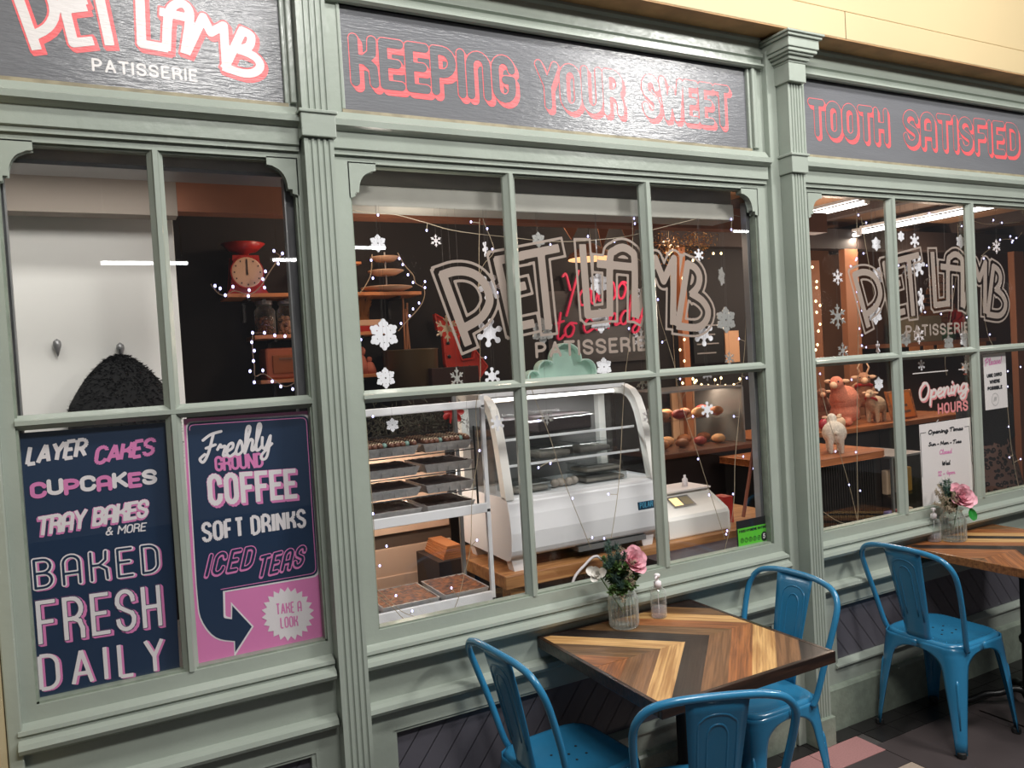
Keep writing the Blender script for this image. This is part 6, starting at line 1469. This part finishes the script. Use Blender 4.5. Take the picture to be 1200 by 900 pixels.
for a in [
 (443, 285, 10, S_, 'white plate snowflake at the top left of the middle window'),
 (511, 282, 7, N_, 'tiny spiky snowflake above the letter P of the middle window', PWHITE),
 (569, 292, 9, K_, 'small knobbed snowflake over the start of the letter E', SNOW, .062, .3, .8),
 (450, 392, 18, S_, 'largest white plate snowflake, left of the red arrow'),
 (452, 443, 12, S_, 'white plate snowflake right under the largest one'),
 (575, 337, 15, K_, 'knobbed snowflake over the bowl of the letter P', SNOW, .062, .4),
 (574, 390, 16, K_, 'knobbed snowflake under the letter P, above the bar', SNOW, .062, .2),
 (524, 385, 15, N_, 'gold spiky snowflake in front of the red arrow', GOLDF),
 (536, 444, 13, N_, 'silver spiky snowflake half behind the bar under the arrow', SILVER, .062, 0, .5),
 (577, 441, 10, K_, 'knobbed snowflake resting behind the bar, right of the arrow'),
 (460, 498, 8, S_, 'small plate snowflake in front of the top foil tray'),
 (548, 497, 8, N_, 'small spiky snowflake at the top right of the foil trays', SILVER, .062, .2, .9),
 (583, 496, 9, K_, 'small knobbed snowflake on the left curve of the fridge'),
 (631, 281, 9, S_, 'silver plate snowflake above the letter T', SILVER),
 (699, 289, 8, S_, 'narrow white snowflake over the top of the letter A', SNOW, .062, 0, 1.0),
 (702, 332, 13, S_, 'white plate snowflake between the letters L and A'),
 (704, 376, 14, S_, 'white plate snowflake at the foot of the letter L'),
 (636, 388, 15, S_, 'silver plate snowflake at the foot of the letter T', SILVER),
 (752, 346, 10, N_, 'spiky snowflake over the left leg of the letter M', PWHITE, .062, .3, .4),
 (752, 397, 12, N_, 'spiky snowflake over the last letter of the small word patisserie', PWHITE),
 (708, 430, 11, S_, 'plate snowflake just right of the mint sign'),
 (641, 489, 9, N_, 'spiky snowflake inside the left of the fridge front', SILVER),
 (760, 488, 9, N_, 'spiky snowflake right of the fridge, low in the window', PWHITE),
 (753, 448, 9, N_, 'spiky snowflake below the bar at the right shoulder of the fridge', SILVER),
 (819, 299, 7, K_, 'tiny knobbed snowflake above the letter B'),
 (846, 324, 11, S_, 'silver snowflake right of the top of the letter B', SILVER, .062, .2, .5),
 (851, 375, 15, S_, 'large silver snowflake right of the letter B', SILVER),
 (825, 391, 14, K_, 'knobbed snowflake at the foot of the letter B'),
 (855, 420, 8, N_, 'faint spiky snowflake over the brown paper sheet', SILVER),
 (829, 439, 7, K_, 'tiny knobbed snowflake just under the bar in the right lower pane'),
 (829, 480, 9, K_, 'knobbed snowflake in front of the pastry case'),
 (982, 325, 9, N_, 'spiky white snowflake in the upper left pane of the right-hand window', PWHITE),
 (982, 371, 14, N_, 'large spiky silver snowflake left of the second shop name', SILVER),
 (988, 411, 9, N_, 'spiky snowflake just above the bar over the plush sheep', SILVER),
 (1027, 286, 8, S_, 'plate snowflake above the letter P of the second shop name'),
 (1029, 323, 10, S_, 'plate snowflake over the bowl of the P in the second shop name', SNOW, .062, .3),
 (1026, 368, 12, S_, 'plate snowflake at the foot of the P in the second shop name'),
 (1029, 408, 8, K_, 'knobbed snowflake at the bottom right of the first upper pane', SNOW, .062, 0, .9),
 (1056, 277, 6, S_, 'small plate snowflake beside the bar in the second upper pane'),
 (1072, 282, 8, K_, 'knobbed snowflake under the long ceiling tube'),
 (1064, 315, 11, N_, 'spiky silver snowflake over the letter E of the second shop name', SILVER),
 (1076, 312, 12, K_, 'knobbed snowflake over the letter T of the second shop name', SNOW, .062, .3),
 (1080, 352, 14, K_, 'knobbed snowflake in front of the ragged wooden tree', SNOW, .062, .2, .4),
 (1077, 393, 10, N_, 'spiky snowflake in front of the grey-green box', PWHITE),
 (1062, 397, 9, S_, 'silver plate snowflake left of the grey-green box', SILVER),
 (1126, 283, 8, S_, 'plate snowflake hanging under the right end of the long ceiling tube'),
 (1132, 397, 11, S_, 'plate snowflake at the bottom right of the second upper pane'),
 (1112, 402, 9, S_, 'silver plate snowflake in front of the poinsettia', SILVER),
 (1168, 289, 8, N_, 'spiky snowflake in the last upper pane', PWHITE),
 (1030, 450, 8, S_, 'small plate snowflake above the beige toy lamb'),
 (1080, 428, 6, K_, 'tiny knobbed snowflake above the opening hours heading'),
 (1132, 430, 7, K_, 'tiny knobbed snowflake at the right of the opening hours heading'),
]: flake(*a)

# ------------------------------------------------------------------ fairy lights
BULB = None
def lights(path, bulbs, lab, y=.09, led=LED, wire_r=.0013, br=.0052, group=None, wm=None):
    global BULB
    Q = [at(a, b, y) for a, b in path]; t = thing('fairy_lights', lab, 'fairy lights', (Q[0][0], y, Q[0][1]))
    P_ = [(a, y + .004 * math.sin(i * 1.7), b) for i, (a, b) in enumerate(Q)]
    MB().tube(smooth_path(P_, 4), wire_r, 5).build('wire', wm or WIRE, t)
    for (a, b) in bulbs:
        x_, z_ = at(a, b, y - .004)
        j = min(range(len(Q) - 1), key=lambda k_: abs(Q[k_][1] - z_) + abs(Q[k_][0] - x_) + abs(Q[k_ + 1][1] - z_) + abs(Q[k_ + 1][0] - x_)); A_, B_ = np.array(Q[j]), np.array(Q[j + 1]); d = B_ - A_; tt = float(np.clip(np.dot(np.array([x_, z_]) - A_, d) / (d @ d + 1e-9), 0, 1)); q = A_ + d * tt
        if np.hypot(q[0] - x_, q[1] - z_) < .09 and np.hypot(q[0] - x_, q[1] - z_) > .004: MB().tube([(q[0], y, q[1]), (x_, y - .003, z_)], .0014, 4).build('lead', WIRE, t)
        o = MB().ball((x_, y - .004, z_), br * .68, 6, (1, 1, 1.35)).build('bulb', led, t)
    return t
lights([(410, 246), (440, 250), (465, 252), (498, 261), (527, 269), (560, 274), (595, 278), (630, 282), (665, 283), (700, 281), (735, 277), (770, 268), (790, 263), (830, 253)], [(443, 252), (500, 270), (645, 287), (689, 277), (720, 283)], 'string of lights sagging across the top of the middle window')
lights([(562, 256), (562, 300), (562, 345), (562, 400), (563, 446), (558, 480), (560, 530), (553, 580), (552, 640), (545, 670), (537, 700), (531, 716)], [(552, 260), (583, 343), (569, 419), (562, 528), (559, 633), (529, 689)], 'string of lights falling beside the letter P and the rack')
lights([(566, 256), (570, 266), (575, 280), (578, 296), (566, 312), (560, 340)], [(571, 268), (577, 292)], 'short loop of lights hanging left of the letter E')
lights([(741, 250), (742, 300), (739, 360), (737, 400), (733, 440), (730, 490), (726, 550), (722, 590), (717, 630)], [(743, 256), (744, 262), (735, 294), (753, 307), (737, 385), (713, 579), (708, 631)], 'string of lights falling through the letter A and the right of the fridge')
lights([(621, 440), (625, 460), (640, 500), (648, 525), (660, 560), (675, 598), (692, 642)], [(631, 493), (645, 543), (631, 548), (671, 584), (694, 630)], 'slanting string of lights across the left of the fridge front')
lights([(770, 350), (774, 372), (781, 398), (790, 430), (794, 450), (802, 482), (812, 515), (826, 560), (840, 600), (850, 632)], [(771, 351), (776, 401), (797, 444), (812, 488), (818, 538), (831, 580), (851, 626)], 'slanting string of lights from the letter M down to the label scale')
lights([(878, 262), (876, 330), (873, 400), (869, 440), (867, 480), (862, 540), (860, 580), (856, 615), (851, 640), (849, 652)], [(875, 443), (860, 488), (871, 535), (859, 579), (852, 622), (866, 397)], 'string of lights falling left of the wooden pole')
lights([(858, 252), (877, 257), (884, 270), (884, 340), (884, 430), (887, 500), (890, 560), (893, 598)], [(857, 257), (857, 269), (888, 266), (888, 288), (884, 309), (879, 330), (884, 354), (885, 374), (890, 419), (881, 461), (897, 507), (883, 549), (889, 597)], 'string of lights down the right edge of the middle window')
lights([(413, 300), (415, 360), (419, 420), (424, 455), (430, 505), (434, 560), (437, 600), (440, 680)], [(419, 388), (421, 398), (437, 488), (437, 602), (445, 663)], 'string of lights down the left edge of the middle window')
lights([(440, 690), (455, 702), (470, 716), (490, 723), (510, 722), (530, 716)], [(464, 698), (483, 716)], 'loose loop of lights on the window board, lower end of the left strings')
lights([(440, 697), (460, 712), (478, 728), (500, 724)], [(453, 640)], 'second loose loop of wire under the flapjack trays')
# right-hand window
lights([(1004, 246), (1005, 290), (1004, 330), (1005, 400), (1005, 470), (1005, 540), (1005, 600)], [(1006, 252), (1004, 303), (997, 312), (1003, 305), (1004, 342), (1004, 354), (1010, 364), (1007, 385), (1010, 393), (1010, 405), (1015, 407), (998, 445), (1003, 530), (1008, 575), (1006, 613)], 'upright string of lights in the left panes of the right-hand window')
lights([(1009, 254), (1014, 280), (1018, 310), (1023, 345)], [(1015, 261), (1012, 297)], 'short slanting string beside the upright one, right-hand window')
lights([(957, 432), (970, 485), (985, 535), (996, 575), (1005, 610)], [(979, 529), (995, 568), (961, 438)], 'slanting string of lights in front of the white toy lamb')
lights([(944, 225), (945, 300), (947, 360), (952, 410)], [(947, 300), (948, 308), (952, 313), (949, 324), (957, 330), (957, 337), (949, 342), (956, 353), (961, 358), (957, 366), (951, 372), (961, 380), (959, 388), (953, 398), (956, 410), (958, 404)], 'cluster of warm lights along the left timber post', y=1.2, led=LEDW, br=.011)
lights([(1070, 260), (1089, 250), (1120, 252), (1150, 262), (1172, 262), (1196, 260)], [(1089, 250), (1070, 256), (1104, 253), (1164, 258), (1174, 261)], 'string of lights across the top of the right-hand window', y=.3, br=.006)
lights([(1150, 300), (1160, 292), (1174, 281), (1190, 280), (1198, 272)], [(1159, 290), (1172, 281), (1184, 277), (1187, 282), (1191, 279), (1153, 303), (1186, 284)], 'clump of lights at the top right corner of the photo', y=.3, br=.006)
lights([(1122, 262), (1124, 300), (1118, 340), (1112, 380), (1108, 420), (1110, 440)], [(1127, 265), (1122, 297), (1133, 298), (1117, 336), (1084, 366), (1053, 311), (1086, 311), (1133, 372)], 'string of lights down the middle pane of the second shop name')
lights([(1150, 345), (1158, 390), (1170, 420), (1178, 460), (1185, 520), (1192, 560), (1196, 580)], [(1154, 355), (1160, 392), (1196, 430), (1181, 435), (1181, 453), (1182, 500), (1183, 536), (1196, 538), (1181, 575), (1103, 368)], 'string of lights in front of the person with the leopard skirt')
lights([(965, 600), (985, 612), (1005, 614), (1030, 608)], [(1008, 612), (1016, 612)], 'loose lights along the sill of the right-hand window')
# lights wound round the wall shelves
ys = 1.86
lights([(247, 333), (255, 343), (263, 346), (275, 341), (292, 345), (305, 336), (315, 320), (325, 305), (331, 297)], [(252, 335), (258, 338), (273, 336), (264, 346), (291, 347), (292, 340), (321, 294), (331, 297), (311, 318), (308, 327), (310, 337), (326, 309)], 'lights wound around the red kitchen scale', y=ys - .03, br=.010, wire_r=.003)
lights([(296, 390), (296, 410), (298, 430), (299, 441), (309, 438), (325, 448), (335, 453), (346, 448)], [(296, 390), (310, 390), (322, 393), (334, 411 - 17), (295, 401), (298, 411), (297, 423), (293, 435), (308, 434), (298, 448), (319, 447), (329, 453), (343, 456)], 'lights hanging from the jar shelf to the bread bin shelf', y=ys - .03, br=.010, wire_r=.003)
lights([(436, 298), (435, 320), (428, 335), (420, 345)], [(435, 305), (437, 326), (421, 396), (423, 398)], 'lights down the left of the tiered cake stand', y=ys - .03, br=.009, wire_r=.003)
lights([(466, 296), (474, 310), (484, 322), (487, 332), (497, 338), (497, 350), (490, 362), (478, 375), (467, 388)], [(468, 303), (472, 310), (478, 322), (484, 331), (498, 330), (498, 337), (491, 355), (484, 362), (480, 370), (470, 379)], 'lights looping down the right of the tiered cake stand', y=ys - .03, br=.009, wire_r=.003)
lights([(780, 200), (793, 452), (805, 458), (820, 456), (835, 452), (850, 454), (868, 447)], [(800, 449), (812, 444), (814, 448), (816, 446), (822, 451), (830, 452), (841, 452), (838, 445), (850, 452), (860, 451), (867, 444), (866, 455), (845, 443)], 'warm lights over the pastry counter', y=1.95, led=LEDW, br=.013, wire_r=.002)
lights([(790, 300), (800, 305), (799, 340), (803, 420)], [(800, 326), (800, 360), (802, 398), (797, 410), (802, 423), (836, 297), (845, 297), (812, 305)], 'warm lights down the orange-brown door post', y=1.95, led=LEDW, br=.012)
# gold tinsel in the upper right of the middle window
GT = mat('gold_tinsel', s(190, 140, 60), .3, metal=.7)
for (px_, py_, lab) in ((815, 284, 'gold tinsel bunch above the letter B'), (782, 290, 'smaller gold tinsel bunch above the letter M')):
    x_, z_ = at(px_, py_, 1.3); t = thing('tinsel_bunch', lab, 'tinsel', (x_, 1.3, z_)); m = MB()
    for i in range(260):
        c_ = Vector((x_ + random.gauss(0, .06), 1.3 + random.gauss(0, .03), z_ + random.gauss(0, .05))); v_ = Vector((random.gauss(0, 1), random.gauss(0, 1), random.gauss(0, 1))).normalized() * .022; m.quad(c_, c_ + v_, c_ + v_ * .6 + Vector((.006, 0, .004)))
    m.build('tinsel', GT, t, kind='stuff'); MB().tube([(x_, 1.3, z_), (x_, 1.3, 2.75)], .002, 4).build('hanging_thread', WIRE, t)
